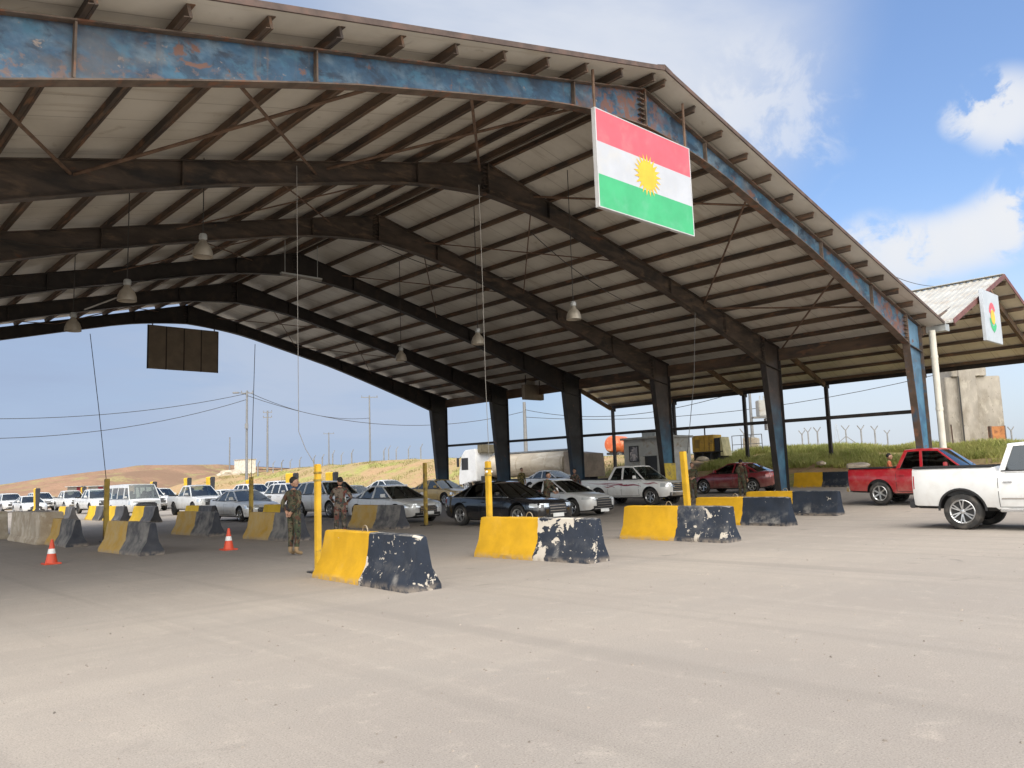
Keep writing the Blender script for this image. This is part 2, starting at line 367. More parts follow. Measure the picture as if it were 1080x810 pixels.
def mat_camo(name, cs):
    t = NT(name); vec, raw = t.coords(True)
    a = t.noise(vec, 7, 3, .5, .6); mp = t.n('ShaderNodeMapping'); mp.inputs['Location'].default_value = (5, 3, 9); t.l(vec, mp.inputs[0])
    b = t.noise(mp.outputs[0], 9, 3, .5, .6); mp2 = t.n('ShaderNodeMapping'); mp2.inputs['Location'].default_value = (15, 31, 4); t.l(vec, mp2.inputs[0]); c = t.noise(mp2.outputs[0], 12, 3, .5, .8)
    col = t.mix(t.ramp(a, .49, .52), cs[0], cs[1]); col = t.mix(t.ramp(b, .54, .56), col, cs[2]); col = t.mix(t.ramp(c, .58, .6), col, cs[3])
    t.l(col, t.b.inputs['Base Color']); t.b.inputs['Roughness'].default_value = .95; return t.mat
MAT_camo = mat_camo('woodland_camouflage', [(.10, .085, .05), (.045, .055, .03), (.075, .035, .02), (.012, .012, .011)])
MAT_camo2 = mat_camo('reddish_camouflage', [(.14, .11, .085), (.05, .05, .035), (.13, .04, .03), (.015, .013, .012)])

# ------------------------------------------------------------------ world and sun
SUN = Vector((-.46, -.42, 1.25)).normalized()
elev = math.asin(SUN.z); sun_az = math.atan2(SUN.x, SUN.y)
w = bpy.data.worlds.new('World'); scene.world = w; w.use_nodes = True
nt = w.node_tree; nt.nodes.clear()
class WN(NT):
    def __init__(s, nt): s.nt = nt
W = WN(nt)
out = W.n('ShaderNodeOutputWorld'); bg = W.n('ShaderNodeBackground'); W.l(bg.outputs[0], out.inputs[0])
sky = W.n('ShaderNodeTexSky', sky_type='NISHITA'); sky.sun_disc = False; sky.sun_elevation = elev; sky.sun_rotation = sun_az
sky.air_density = 1.; sky.dust_density = 1.5; sky.ozone_density = 1.5
tc = W.n('ShaderNodeTexCoord'); D = tc.outputs['Generated']; sx = W.sep(D)
zz = W.math('ADD', W.math('MAXIMUM', sx[2], 0.), .14)
cb = W.n('ShaderNodeCombineXYZ'); W.l(W.math('DIVIDE', sx[0], zz), cb.inputs[0]); W.l(W.math('DIVIDE', sx[1], zz), cb.inputs[1])
SKYV = cb.outputs[0]
def dmask(px, py, a, b):                                  # soft mask round a compass direction
    d = Vector(dirn(px, py)).normalized(); x = W.n('ShaderNodeVectorMath', operation='DOT_PRODUCT'); W.l(D, x.inputs[0]); x.inputs[1].default_value = d
    return W.ramp(x.outputs['Value'], math.cos(math.radians(a)), math.cos(math.radians(b)))
skyc = W.n('ShaderNodeMix', data_type='RGBA', blend_type='MULTIPLY'); skyc.inputs[0].default_value = 1.; W.l(sky.outputs[0], skyc.inputs[6]); skyc.inputs[7].default_value = (SKYT := (1.15, 1.24, 1.36, 1))
n1 = W.noise(SKYV, .75, 7, .58, .4); n2 = W.noise(D, 17., 8, .62, .4)
CLOUD = (5.1, 5.2, 5.4); GREYB = (2.2, 2.78, 3.9)
col = skyc.outputs[2]
# wide veil of grey-blue overcast over the left half of the sky
veil = dmask(-150, 300, 62, 26)
veil = W.math('MULTIPLY', veil, W.math('ADD', .75, W.math('MULTIPLY', n1, .4)), True)
col = W.mix(veil, col, GREYB)
pale = W.math('MULTIPLY', dmask(330, 350, 16, 3), W.ramp(n1, .35, .6)); col = W.mix(W.math('MULTIPLY', pale, .5), col, (3.5, 3.9, 4.6))
# thin white cloud up from the ridge
c1 = W.math('MULTIPLY', dmask(610, 10, 20, 6), W.ramp(n1, .26, .54)); c1b = W.math('MULTIPLY', dmask(800, 130, 7, 1), W.ramp(n2, .45, .62))
col = W.mix(W.math('MULTIPLY', c1, .92), col, (4.35, 4.6, 5.1)); col = W.mix(W.math('MULTIPLY', c1b, .5), col, CLOUD)
# bright cumulus at the right
for (px, py, a, b, lo, hi, amt) in [(1058, 116, 3.0, .6, .40, .52, .9), (1015, 126, 1.6, .3, .44, .58, .6), (1085, 222, 3.2, .8, .36, .52, .9), (1045, 243, 2.8, .6, .34, .50, .9), (1005, 256, 2.6, .6, .34, .50, .9), (965, 266, 2.8, .6, .34, .52, .9), (920, 268, 3.2, .6, .36, .54, .8), (880, 285, 3., .5, .38, .58, .7), (1085, 190, 2, .3, .44, .58, .6)]:
    c = W.math('MULTIPLY', dmask(px, py, a, b), W.ramp(n2, lo, hi)); col = W.mix(W.math('MULTIPLY', c, amt), col, CLOUD)
hz = W.ramp(sx[2], .16, .0); col = W.mix(W.math('MULTIPLY', hz, .5), col, (2.6, 3.2, 4.3))
cr_ = W.math('MULTIPLY', W.ramp(sx[2], .32, .1), dmask(860, 400, 20, 5)); col = W.mix(W.math('MULTIPLY', cr_, .7), col, (4.3, 4.6, 5.1))
# added bright area in the unseen sky, fills in the shade under the canopy
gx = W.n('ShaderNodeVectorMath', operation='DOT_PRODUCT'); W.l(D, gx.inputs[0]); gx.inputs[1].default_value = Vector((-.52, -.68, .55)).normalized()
fill_glow = W.ramp(gx.outputs['Value'], .05, .95); col = W.mix(W.math('MULTIPLY', fill_glow, .92), col, (23.5, 22.9, 21.6))
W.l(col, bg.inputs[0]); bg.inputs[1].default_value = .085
sd = bpy.data.lights.new('sun', 'SUN'); sd.energy = .9; sd.angle = math.radians(48); sd.color = (1, .96, .9)
so = bpy.data.objects.new('sun', sd); COL.objects.link(so); so.rotation_euler = SUN.to_track_quat('Z', 'Y').to_euler(); so.location = SUN*100
vs = scene.view_settings; vs.view_transform = 'Standard'; vs.look = 'None'; vs.gamma = 1; vs.use_curve_mapping = False
vs.exposure = 1.0

# ------------------------------------------------------------------ ground, hill, banks
gm = MB()
us = [-3000, -600, -150, -60, -30, -15]+list(np.arange(-10, 24, 4.))+list(np.arange(24, 41, 1.5))+[44, 48, 54, 62, 80, 150, 600, 3000]
vs_ = [-3000, -600, -100, -30, -10, 0, 10, 20, 40, 60, 90, 130, 200, 400, 1000, 3500]
gm.grid([[(u, v, gz(u)-(0 if u < 60 else .0)) for v in vs_] for u in us])
tag(gm.build('ground', MAT_ground, smooth=60), kind='structure')
def fbm(x, y, s): return mnoise.fractal(Vector((x*s, y*s, 3.3)), 1., 2., 4)
def ridge(name, mat, crest, prof, nstep, amp):
    """crest: polyline (u,v,z); prof: list of (offset across, height fraction)"""
    P = []
    for i in range(len(crest)-1):
        a, b = Vector(crest[i]), Vector(crest[i+1]); k = max(1, int((b-a).length/nstep))
        for j in range(k): P.append(a.lerp(b, j/k))
    P.append(Vector(crest[-1])); G = []
    for i, p in enumerate(P):
        d = (P[min(i+1, len(P)-1)]-P[max(i-1, 0)]); nrm = Vector((d.y, -d.x, 0)).normalized()
        row = []
        for (o, h) in prof:
            q = p+nrm*o; z = p.z*h
            z += amp*fbm(q.x, q.y, .25)*min(1, max(0, h))*1.0 + amp*.35*fbm(q.x, q.y, 1.1)*min(1, max(0, h*2))
            row.append((q.x, q.y, z if h > -.01 else -.6))
        G.append(row)
    b = MB(); b.grid(G); return tag(b.build(name, mat, smooth=80), kind='structure')
def crestpt(px, py, dist): return tuple(fwd(px, py, dist))
# red hill beyond the queue, running across the far end of the road
hc = [crestpt(-260, 523, 190), crestpt(-60, 523, 175), crestpt(0, 519.5, 165), crestpt(50, 512, 155), crestpt(100, 503, 148), crestpt(140, 496.5, 142), crestpt(172, 491.5, 138), crestpt(196, 491.5, 136), crestpt(205, 494, 135.5)]
_a, _b = Vector(hc[-2]), Vector(hc[-1]); _d = (_b-_a); _d.z = 0; _d.normalize()
hc += [tuple(_b+_d*4+Vector((0, 0, -.9))), tuple(_b+_d*9+Vector((0, 0, -2.2))), tuple(_b+_d*22+Vector((0, 0, -4.)))]
ridge('hill', MAT_hill, hc, [(60, -1), (45, 0.03), (36, .2), (26, .5), (17, .72), (9, .9), (4, .98), (0, 1), (-8, .97), (-40, .8), (-120, .3), (-260, -1)], 1.6, .6)
BU = 53.
bc = [crestpt(225, 502, 118), crestpt(260, 500, 112), crestpt(330, 493, 104), crestpt(400, 486, 97), crestpt(470, 484, 90), crestpt(560, 482, 80), crestpt(680, 480, 67), crestpt(760, 480, 60), crestpt(840, 474, 56), crestpt(900, 473.5, 53), crestpt(1000, 472, 49), crestpt(1080, 469, 46), (BU-4, -8, 3.), (BU-8, -40, 3.)]
bc = [(p[0], p[1], p[2]) for p in bc]
ridge('grass_bank', MAT_bankL, bc, [(13, -1), (11, .10), (9, .3), (6, .62), (3, .85), (1.2, .95), (0, 1), (-5, .98), (-20, .93), (-80, .85), (-300, .75), (-900, .5), (-2000, -1)], 1.6, .22)
BC = [Vector(p) for p in bc]
def bank_pt(t, o):
    """t in 0..1 along the crest, o metres towards the road"""
    k = t*(len(BC)-1); i = min(int(k), len(BC)-2); a, b = BC[i], BC[i+1]; p = a.lerp(b, k-i); d = (b-a); n = Vector((d.y, -d.x, 0)).normalized()
    h = np.interp(o, [-20, -5, 0, 1.2, 3, 6, 9, 11, 13], [.93, .98, 1, .95, .85, .62, .3, .1, 0])
    return p+n*o, p.z*h
# ------------------------------------------------------------------ grass (stuff)
def grass(name, mat, n, trange, orange, hmin, hmax, thr, seed, wd=.03):
    r = np.random.default_rng(seed); V = []; Fc = []
    made = 0
    while made < n:
        t = r.uniform(*trange); o = r.uniform(*orange); p, z = bank_pt(t, o)
        if mnoise.noise(Vector((p.x*.35, p.y*.35, seed))) < thr: continue
        made += 1
        hh = r.uniform(hmin, hmax)*(.7+.6*mnoise.noise(Vector((p.x*.5, p.y*.5, 2.)))+.3); a = r.uniform(0, 6.283); ln = r.uniform(.1, .5)*hh
        dx, dy = math.cos(a), math.sin(a); b = len(V); z -= .08
        z += .22*fbm(p.x, p.y, .25)*z/4
        V += [(p.x-dy*wd, p.y+dx*wd, z), (p.x+dy*wd, p.y-dx*wd, z), (p.x+dx*ln*.4+dy*wd*.7, p.y+dy*ln*.4-dx*wd*.7, z+hh*.6), (p.x+dx*ln, p.y+dy*ln, z+hh)]
        Fc += [(b, b+1, b+2), (b, b+2, b+3)]
    me = bpy.data.meshes.new(name); me.from_pydata(V, [], Fc); me.materials.append(mat)
    o = link(name, me); return tag(o, kind='stuff')
def mat_leaf(name, a, b, c):
    t = NT(name); vec, raw = t.coords(False)
    g = t.n('ShaderNodeNewGeometry')
    col = t.mix(t.ramp(t.noise(vec, .5, 4, .6), .35, .65), a, b); col = t.mix(t.math('MULTIPLY', g.outputs['Random Per Island'], .6), col, c)
    t.l(col, t.b.inputs['Base Color']); t.b.inputs['Roughness'].default_value = .8; t.b.inputs['Specular IOR Level'].default_value = .2
    tl = t.n('ShaderNodeBsdfTranslucent'); t.l(col, tl.inputs[0]); mx = t.n('ShaderNodeMixShader'); mx.inputs[0].default_value = .35
    t.l(t.b.outputs[0], mx.inputs[1]); t.l(tl.outputs[0], mx.inputs[2]); t.l(mx.outputs[0], t.out.inputs[0]); return t.mat
MAT_g1 = mat_leaf('green_grass_blades', (.24, .29, .065), (.38, .38, .11), (.50, .44, .2))
MAT_g2 = mat_leaf('dry_grass_blades', (.34, .27, .12), (.26, .25, .09), (.17, .19, .06))
tag(grass('green_grass', MAT_g1, 46000, (.56, .86), (-3, 6.4), .2, .55, -.22, 3, .022), 'tall green grass growing on the bank to the right', 'grass')
tag(grass('dry_grass', MAT_g2, 16000, (.05, .60), (-2, 10), .1, .3, -.05, 5, .03), 'sparse dry grass on the bank behind the queue', 'grass')
# pebbles and grit on the yard
pb = MB()
for i in range(3200):
    a = rng.uniform(-.1, 1.75); d = 2.5+22*rng.random()**1.6; u, v = d*math.sin(a), d*math.cos(a)
    r = .003+.013*rng.random()**4
    q = [Vector((rng.normal(), rng.normal(), rng.normal()*.6)).normalized()*r for _ in range(1)]
    s1, s2, an = r*rng.uniform(.7, 1.4), r*rng.uniform(.5, 1), rng.uniform(0, 3)
    c, s = math.cos(an), math.sin(an); z0 = gz(u)
    pts = [(s1*c, s1*s), (-s2*s, s2*c), (-s1*c, -s1*s), (s2*s, -s2*c)]
    pb.add([(u+x, v+y, z0-.001) for x, y in pts]+[(u+x*.5, v+y*.5, z0+r*.8) for x, y in pts], [(0, 1, 5, 4), (1, 2, 6, 5), (2, 3, 7, 6), (3, 0, 4, 7), (4, 5, 6, 7)])
tag(pb.build('pebbles', M('pebble_stone', (.22, .19, .16), .9, 0, .4, 3)), 'small loose pebbles scattered over the dusty yard', 'pebbles', kind='stuff')

# ------------------------------------------------------------------ main canopy
V1, SP, UO, UA, SL = 11.25, 5.87, 32.0, 15.25, .247
HS = UO-UA; ZA = 11.03; FR = [V1+SP*k for k in range(6)]
VN, VF = V1-.72, FR[-1]+.55
def ztop(u): return ZA-SL*abs(u-UA)
can = empty('checkpoint_canopy', (UA, V1, 0), 0, 'large open steel gable canopy over the traffic lanes, blue front frame', 'canopy')
KN = HS-1.25
dd = [0, .5, 1.0, 1.6, 2.2, 2.8, 3.6, 5.8, 8.2, 9.4, 10.6, 11.8, 13., 14.2, KN]
def _dep(d): return .565+.415*max(0, 1-d/3.6)**1.7+.565*max(0, (d-7.6)/(KN-7.6))**1.35
dp = [_dep(d) for d in dd]
def webpoly(sgn):
    T = [(UA+sgn*d, ZA-SL*d) for d in dd]; B = [(UA+sgn*d, ZA-SL*d-p) for d, p in zip(dd, dp)]
    return T, B
def frame(k):
    v = FR[k]; b = MB(); fw = .26; th = .02
    for sgn in (-1, 1):
        T, B = webpoly(sgn)
        for i in range(len(dd)-1):
            b.prism([(T[i][0], v-th/2, T[i][1]), (T[i+1][0], v-th/2, T[i+1][1]), (B[i+1][0], v-th/2, B[i+1][1]), (B[i][0], v-th/2, B[i][1])], (0, th, 0), 0)
            for L, o in ((T, -.012), (B, .012)):
                p, q = Vector((L[i][0], v, L[i][1]+o)), Vector((L[i+1][0], v, L[i+1][1]+o))
                b.bar(p, q, fw, .026, 1, up=(0, 0, 1))
        for d in (2.6, 9.0, 12.6):
            z = ZA-SL*d; p = np.interp(d, dd, dp); u = UA+sgn*d
            b.box((u, v, z-p/2), (.03, fw*.9, p-.07), 1)
        u = UA+sgn*KN; z = ZA-SL*KN; b.box((u, v, z-.57), (.05, fw, 1.12), 1)
        for j in range(7): b.box((u-sgn*.09, v-.06, z-.12-j*.15), (.13, .09, .022), 1)
    b.box((UA, v, ZA-.5), (.05, fw, .95), 1)
    for j in range(6): b.box((UA-.12, v-.06, ZA-.16-j*.13), (.16, .09, .022), 1)
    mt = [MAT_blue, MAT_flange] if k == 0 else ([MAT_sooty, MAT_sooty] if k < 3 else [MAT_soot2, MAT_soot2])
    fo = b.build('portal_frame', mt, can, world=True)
    for sgn in (-1, 1):
        c = MB(); uo = UA+sgn*HS; g = gz(uo); zt = ztop(uo); ui = UA+sgn*KN; zk = ZA-SL*KN; zkb = zk-1.13; wb = .66
        c.prism([(uo, v-.012, g-.1), (uo, v-.012, zt), (ui, v-.012, zk), (ui, v-.012, zkb), (uo-sgn*wb, v-.012, g-.1)], (0, .024, 0), 0)
        c.bar((uo+sgn*.013, v, g-.1), (uo+sgn*.013, v, zt), fw, .026, 1, up=(1, 0, 0))
        c.bar((uo-sgn*(wb+.013), v, g-.1), (ui-sgn*.013, v, zkb), fw, .026, 1, up=(1, 0, 0))
        c.bar((ui, v, zk), (uo, v, zt), fw*.98, .03, 1)
        c.bar((ui, v, zkb), (uo, v, zkb-.2), fw*.9, .025, 1)
        c.box((uo-sgn*wb/2, v, g+.03), (wb+.25, .4, .05), 1)
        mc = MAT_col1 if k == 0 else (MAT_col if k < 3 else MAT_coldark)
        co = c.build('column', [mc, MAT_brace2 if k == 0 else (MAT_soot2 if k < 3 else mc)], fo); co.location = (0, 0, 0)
        if sgn > 0 and k in (2,):
            y = MB(); y.prism([(uo-wb-.05, v-.15, g+.06), (uo+.05, v-.15, g+.06), (uo+.05, v-.15, g+1.75), (uo-wb-.18, v-.15, g+1.75)], (0, .3, 0)); y.build('painted_band', MAT_band, fo)
    return fo
for k in range(6): frame(k)
# purlins: Z-section, one run each
NP = 14
for sgn in (-1, 1):
    for i in range(NP):
        d = .22+i*(HS-.3)/(NP-.6); u = UA+sgn*d; z = ZA-SL*d
        b = MB(); tilt = Matrix.Rotation(sgn*math.atan(SL), 3, 'Y'); L = VF-VN-.24; vm = (VF+VN)/2+.04
        b.box((u, vm, z+.105), (.05, L, .2), 0, tilt)
        b.box((u+.045*1, vm, z+.205-sgn*.0115), (.075, L, .014), 0, tilt); b.box((u-.045, vm, z+.012+sgn*.0115), (.075, L, .014), 0, tilt)
        b.build('purlin', MAT_purlin, can, world=True)
# corrugated roof sheets
def roof_sheet(parent, ua, za, ub, zb, v0, v1, name='roof_sheet', pitch=.28, th=.05):
    b = MB(); n = int((v1-v0)/pitch); pr = []
    for i in range(n):
        q = v0+(v1-v0)*i/n; p = (v1-v0)/n
        pr += [(q, 0), (q+.55*p, 0), (q+.65*p, .04), (q+.9*p, .04)]
    pr.append((v1, 0)); k = len(pr); NS = 6
    for s in range(NS):
        ta, tb = s/NS, (s+1)/NS
        A = (ua+(ub-ua)*ta, za+(zb-za)*ta); B = (ua+(ub-ua)*tb, za+(zb-za)*tb)
        b.add([(A[0], v, A[1]+th+h) for v, h in pr]+[(B[0], v, B[1]+th+h) for v, h in pr], [(j, j+1, k+j+1, k+j) for j in range(k-1)], 1)
        b.add([(A[0], v0, A[1]), (B[0], v0, B[1]), (B[0], v1, B[1]), (A[0], v1, A[1])], [(0, 1, 2, 3)], 0)
        for v in (v0, v1): b.add([(A[0], v, A[1]), (B[0], v, B[1]), (B[0], v, B[1]+th), (A[0], v, A[1]+th)], [(0, 1, 2, 3)], 1)
    for (u, z) in ((ua, za), (ub, zb)):
        b.add([(u, v, z) for v, h in pr]+[(u, v, z+th+h) for v, h in pr], [(j, j+1, k+j+1, k+j) for j in range(k-1)], 1)
    return b.build(name, [MAT_ceil, MAT_top], parent, world=True, fixn=False)
RZ = ZA+.215; UE = HS+.75
for sgn in (-1, 1):
    roof_sheet(can, UA, RZ, UA+sgn*UE, RZ-SL*UE, VN, VF)
    for v in (VN-.02, VF+.02):
        b = MB(); b.bar((UA, v, RZ+.055), (UA+sgn*UE, v, RZ+.055-SL*UE), .035, .105); b.build('rake_trim', MAT_trim, can, world=True)
rc = MB(); rc.prism([(UA-.3, VN-.03, RZ+.05), (UA, VN-.03, RZ+.15), (UA+.3, VN-.03, RZ+.05), (UA, VN-.03, RZ+.11)], (0, VF-VN+.06, 0)); rc.build('ridge_cap', MAT_trim, can, world=True)
# eave beams, gutter, rail, drain pipe
ZE = RZ-SL*UE
for sgn in (-1, 1):
    b = MB(); u = UA+sgn*(HS-.12)
    for k in range(5):
        b.box((u, (FR[k]+FR[k+1])/2, ztop(UO)-.33), (.05, SP-.32, .5)); b.box((u, (FR[k]+FR[k+1])/2, ztop(UO)-.595), (.16, SP-.32, .025))
    b.build('eave_beam', MAT_purlin, can, world=True)
    g = MB(); u = UA+sgn*(UE+.12)
    g.prism([(u-sgn*.2, VN-.05, ZE-.03), (u-sgn*.2, VN-.05, ZE-.26), (u+sgn*.2, VN-.05, ZE-.26), (u+sgn*.24, VN-.05, ZE+.02), (u+sgn*.21, VN-.05, ZE+.02), (u+sgn*.17, VN-.05, ZE-.22), (u-sgn*.17, VN-.05, ZE-.22), (u-sgn*.17, VN-.05, ZE-.03)], (0, VF-VN+.1, 0))
    g.box((u, VN-.06, ZE-.13), (.42, .02, .25)); g.build('gutter', MAT_gutter, can, world=True)
pp = MB(); pu, pv_ = UO+.28, V1-.42
pp.tube([(pu, pv_, gz(pu)), (pu, pv_, ZE-.25)], .12, 14); pp.tube([(pu, pv_, 3.6), (pu, pv_, 3.72)], .135, 14); pp.tube([(pu, pv_, 5.6), (pu, pv_, 5.7)], .135, 14)
pp.build('drain_pipe', MAT_pipe, can, smooth=50, world=True)
rl = MB(); rl.bar((UO+.12, FR[0]+.02, 3.62), (UO+.12, FR[-1], 3.82), .14, .14); rl.build('girt_rail', MAT_soot2, can, world=True)
# bracing rods just under the purlins
def brace(pa, ka, pb_, kb, r=.035):
    A, B = onv(*pa, FR[ka]), onv(*pb_, FR[kb])
    for P in (A, B): P[2] = min(max(P[2], ztop(P[0])-.5), ztop(P[0])-.08)
    b = MB(); b.tube([A, B], r, 6); b.build('brace_rod', MAT_brace, can, world=True)
for a in [((240, 105), 0, (333, 183), 1), ((402, 113), 0, (78, 184), 1), ((497, 113), 0, (506, 180), 1), ((622, 126), 0, (345, 178), 1), ((790, 232), 0, (742, 316), 1), ((885, 302), 0, (822, 365), 1), ((800, 222), 0, (562, 190), 1), ((930, 345), 0, (750, 322), 1), ((-70, 130), 0, (74, 183), 1)]: brace(*a)
for k in (1, 2, 4):
    for sgn in (-1, 1):
        for (d0, d1) in (((1.5, 6), (6, 11)) if k == 4 else ((2, 7),)):
            for (x, y) in ((d0, d1), (d1, d0)):
                b = MB(); A = (UA+sgn*x, FR[k]+.1, ZA-SL*x-.16); B = (UA+sgn*y, FR[k+1]-.1, ZA-SL*y-.16); b.tube([A, B], .022, 6); b.build('brace_rod', MAT_brace, can, world=True)

# ------------------------------------------------------------------ second canopy
U0, UR2, UE2, ZR2, ZE2 = 33.15, 40.9, 49.2, 10.0, 7.1
sc2 = empty('neighbouring_canopy', (UR2, V1, gz(UR2)), 0, 'smaller pale roofed gable canopy adjoining the big one on the right', 'canopy')
V2N, V2F = VN-.1, FR[-1]+.4
SL2 = (ZR2-ZE)/(UR2-U0)
roof_sheet(sc2, UR2, ZR2, U0+.35, ZE+SL2*.35, V2N, V2F); roof_sheet(sc2, UR2, ZR2, UE2, ZE2, V2N, V2F)
for (u, z) in ((U0+.35, ZE+SL2*.35), (UE2, ZE2)):
    b = MB(); b.bar((UR2, V2N-.02, ZR2+.04), (u, V2N-.02, z+.04), .03, .2); b.build('rake_trim', MAT_redtrim, sc2, world=True)
b = MB(); b.bar((UR2, V2N-.02, ZR2+.12), (UR2, V2F, ZR2+.12), .4, .03); b.build('ridge_cap', MAT_top, sc2, world=True)
for i in range(7):
    for (ue, ze, t0) in ((U0+.4, ZE+.1, 0), (UE2, ZE2, 0)):
        s = (i+.3)/6.6; u = UR2+(ue-UR2)*s; z = ZR2+(ze-ZR2)*s
        b = MB(); b.box((u, (V2N+V2F)/2, z-.1), (.07, V2F-V2N-.1, .17)); b.build('purlin', MAT_purlin, sc2, world=True)
b = MB(); b.box((UE2-.05, (V2N+V2F)/2, ZE2-.14), (.12, V2F-V2N, .26)); b.build('eave_beam', MAT_soot2, sc2, world=True)
for k in range(6):
    v = FR[k]; b = MB()
    for (ue, ze) in ((UO+.14, ztop(UO)+.06), (UE2-.5, ZE2+.06)):
        b.bar((UR2, v, ZR2-.34), (ue, v, ze-.34), .16, .3)
    fo = b.build('rafter', MAT_purlin, sc2, world=True)
    if k > 0:
        c = MB(); u = 48.9; g = gz(u); c.box((u, v, (g+ZE2)/2-.2), (.2, .2, ZE2-g-.2)); c.box((u+.22, v, ZE2-.35), (.12, .2, .3)); c.box((u, v, g+.04), (.4, .4, .05)); c.build('post', MAT_soot2, fo)

# ------------------------------------------------------------------ signs under the roofs
def panel_board(P, thick, toward):
    """P: four corners clockwise from top left (as seen), thickness along v"""
    return P
MAT_fr = M('flag_red', (.66, .10, .13), .6, 0, .1, 1.2, [((.6, .2, .2), 2, .6, .12, dict(amt=.5))]); MAT_fw = M('flag_white', (.47, .485, .52), .6, 0, .06, 1.2, [((.52, .5, .46), 1.6, .58, .12, dict(amt=.5))]); MAT_fg = M('flag_green', (.05, .38, .16), .6, 0, .1, 1.2, [((.12, .42, .24), 2, .6, .12, dict(amt=.5))]); MAT_fy = mat_plain('flag_sun_yellow', (.70, .43, .03), .5)
MAT_frame = mat_plain('sign_frame_white', (.5, .5, .5), .5); MAT_signback = M('sign_back_board', (.2, .16, .115), .8, 0, .15, 1.5)
fv = V1-.45
c4 = [onv(*p, fv) for p in [(626.5, 114.5), (724.5, 155.5), (733, 248), (632.5, 219.5)]]
u0 = (c4[0][0]+c4[3][0])/2; u1 = (c4[1][0]+c4[2][0])/2; z1 = (c4[0][2]+c4[1][2])/2; z0 = (c4[2][2]+c4[3][2])/2
fl = empty('flag_sign', ((u0+u1)/2, fv, z0), 0, 'hanging flag sign with red, white and green bands and a yellow sun', 'sign')
def onb(u0, u1, z0, z1, v, t): b = MB(); b.box(((u0+u1)/2, v, (z0+z1)/2), (u1-u0, t, z1-z0)); return b
H3 = (z1-z0)/3
onb(u0, u1, z0, z1, fv+.04, .08).build('board', MAT_signback, fl, world=True)
for i, (n, mt) in enumerate((('green_band', MAT_fg), ('white_band', MAT_fw), ('red_band', MAT_fr))):
    onb(u0+.012, u1-.012, z0+i*H3+(.01 if i == 0 else 0), z0+(i+1)*H3-(.01 if i == 2 else 0), fv-.008, .012).build(n, mt, fl, world=True)
b = MB(); cu, cz = (u0+u1)/2, (z0+z1)/2; R = H3*.46
b.add([(cu, fv-.02, cz)]+[(cu+R*math.sin(t), fv-.02, cz+R*math.cos(t)) for t in np.linspace(0, 2*math.pi, 43)[:-1]], [(0, i+1, (i+1) % 42+1) for i in range(42)])
for k in range(21):
    t = 2*math.pi*k/21; dt = math.pi/21*.8
    b.add([(cu+R*.98*math.sin(t-dt), fv-.021, cz+R*.98*math.cos(t-dt)), (cu+R*.98*math.sin(t+dt), fv-.021, cz+R*.98*math.cos(t+dt)), (cu+R*1.5*math.sin(t), fv-.021, cz+R*1.5*math.cos(t))], [(0, 1, 2)])
b.build('sun_emblem', MAT_fy, fl, world=True)
b = MB()
for (ua_, ub_) in ((u0-.015, u0+.015), (u1-.015, u1+.015)): b.box(((ua_+ub_)/2, fv+.034, (z0+z1)/2), (.03, .105, z1-z0+.02))
for z in (z0, z1): b.box(((u0+u1)/2, fv+.034, z), (u1-u0+.04, .104, .022))
b.build('frame', MAT_frame, fl, world=True)
for u in (u0+.06, u1-.06):
    b = MB(); b.tube([(u, fv+.05, z1), (u, fv+.05, ztop(u)+.15)], .035, 6); b.build('hanger_rod', MAT_brace, fl, world=True)
# back of the sign at the far end
bv = FR[-1]+.25
c4 = [onv(*p, bv) for p in [(156.5, 343), (230, 349), (230, 393), (156.5, 389)]]
u0 = c4[0][0]; u1 = c4[1][0]; z1 = (c4[0][2]+c4[1][2])/2; z0 = (c4[2][2]+c4[3][2])/2
fl = empty('far_sign', ((u0+u1)/2, bv, z0), 0, 'brown back of a four panel sign hanging from the farthest frame', 'sign')
for i in range(4):
    q = (u1-u0)/4; onb(u0+i*q+.03, u0+(i+1)*q-.03, z0, z1, bv, .05).build('panel', MAT_signback, fl, world=True)
b = MB()
for i in range(5): b.box((u0+i*(u1-u0)/4, bv+.03, (z0+z1)/2), (.06, .06, z1-z0))
b.build('frame', MAT_soot2, fl, world=True)
b = MB()
for u in (u0+.2, u1-.2): b.tube([(u, bv, z1-.02), (u, bv, ztop(u)-.3)], .03, 6)
b.build('hanger_rod', MAT_soot2, fl, world=True)
# small dark sign box at the right eave
P = onu(562, 414, UO-.5)
sg = empty('dark_box_sign', (P[0], P[1], P[2]-.3), 0, 'small dark box sign hanging at the eave between two rear columns', 'sign')
b = MB(); b.box(P, (1.5, .3, .85)); b.build('box', MAT_signback, sg, world=True, bevel=.02)
b = MB(); b.box((P[0]-.2, P[1]-.05, P[2]+.55), (.6, .1, .22)); b.build('lamp', MAT_lampalu, sg, world=True)
b = MB()
for du in (-.55, .55): b.tube([(P[0]+du, P[1], P[2]+.4), (P[0]+du, P[1], P[2]+1.3)], .03, 6)
b.build('hanger_rod', MAT_soot2, sg, world=True)
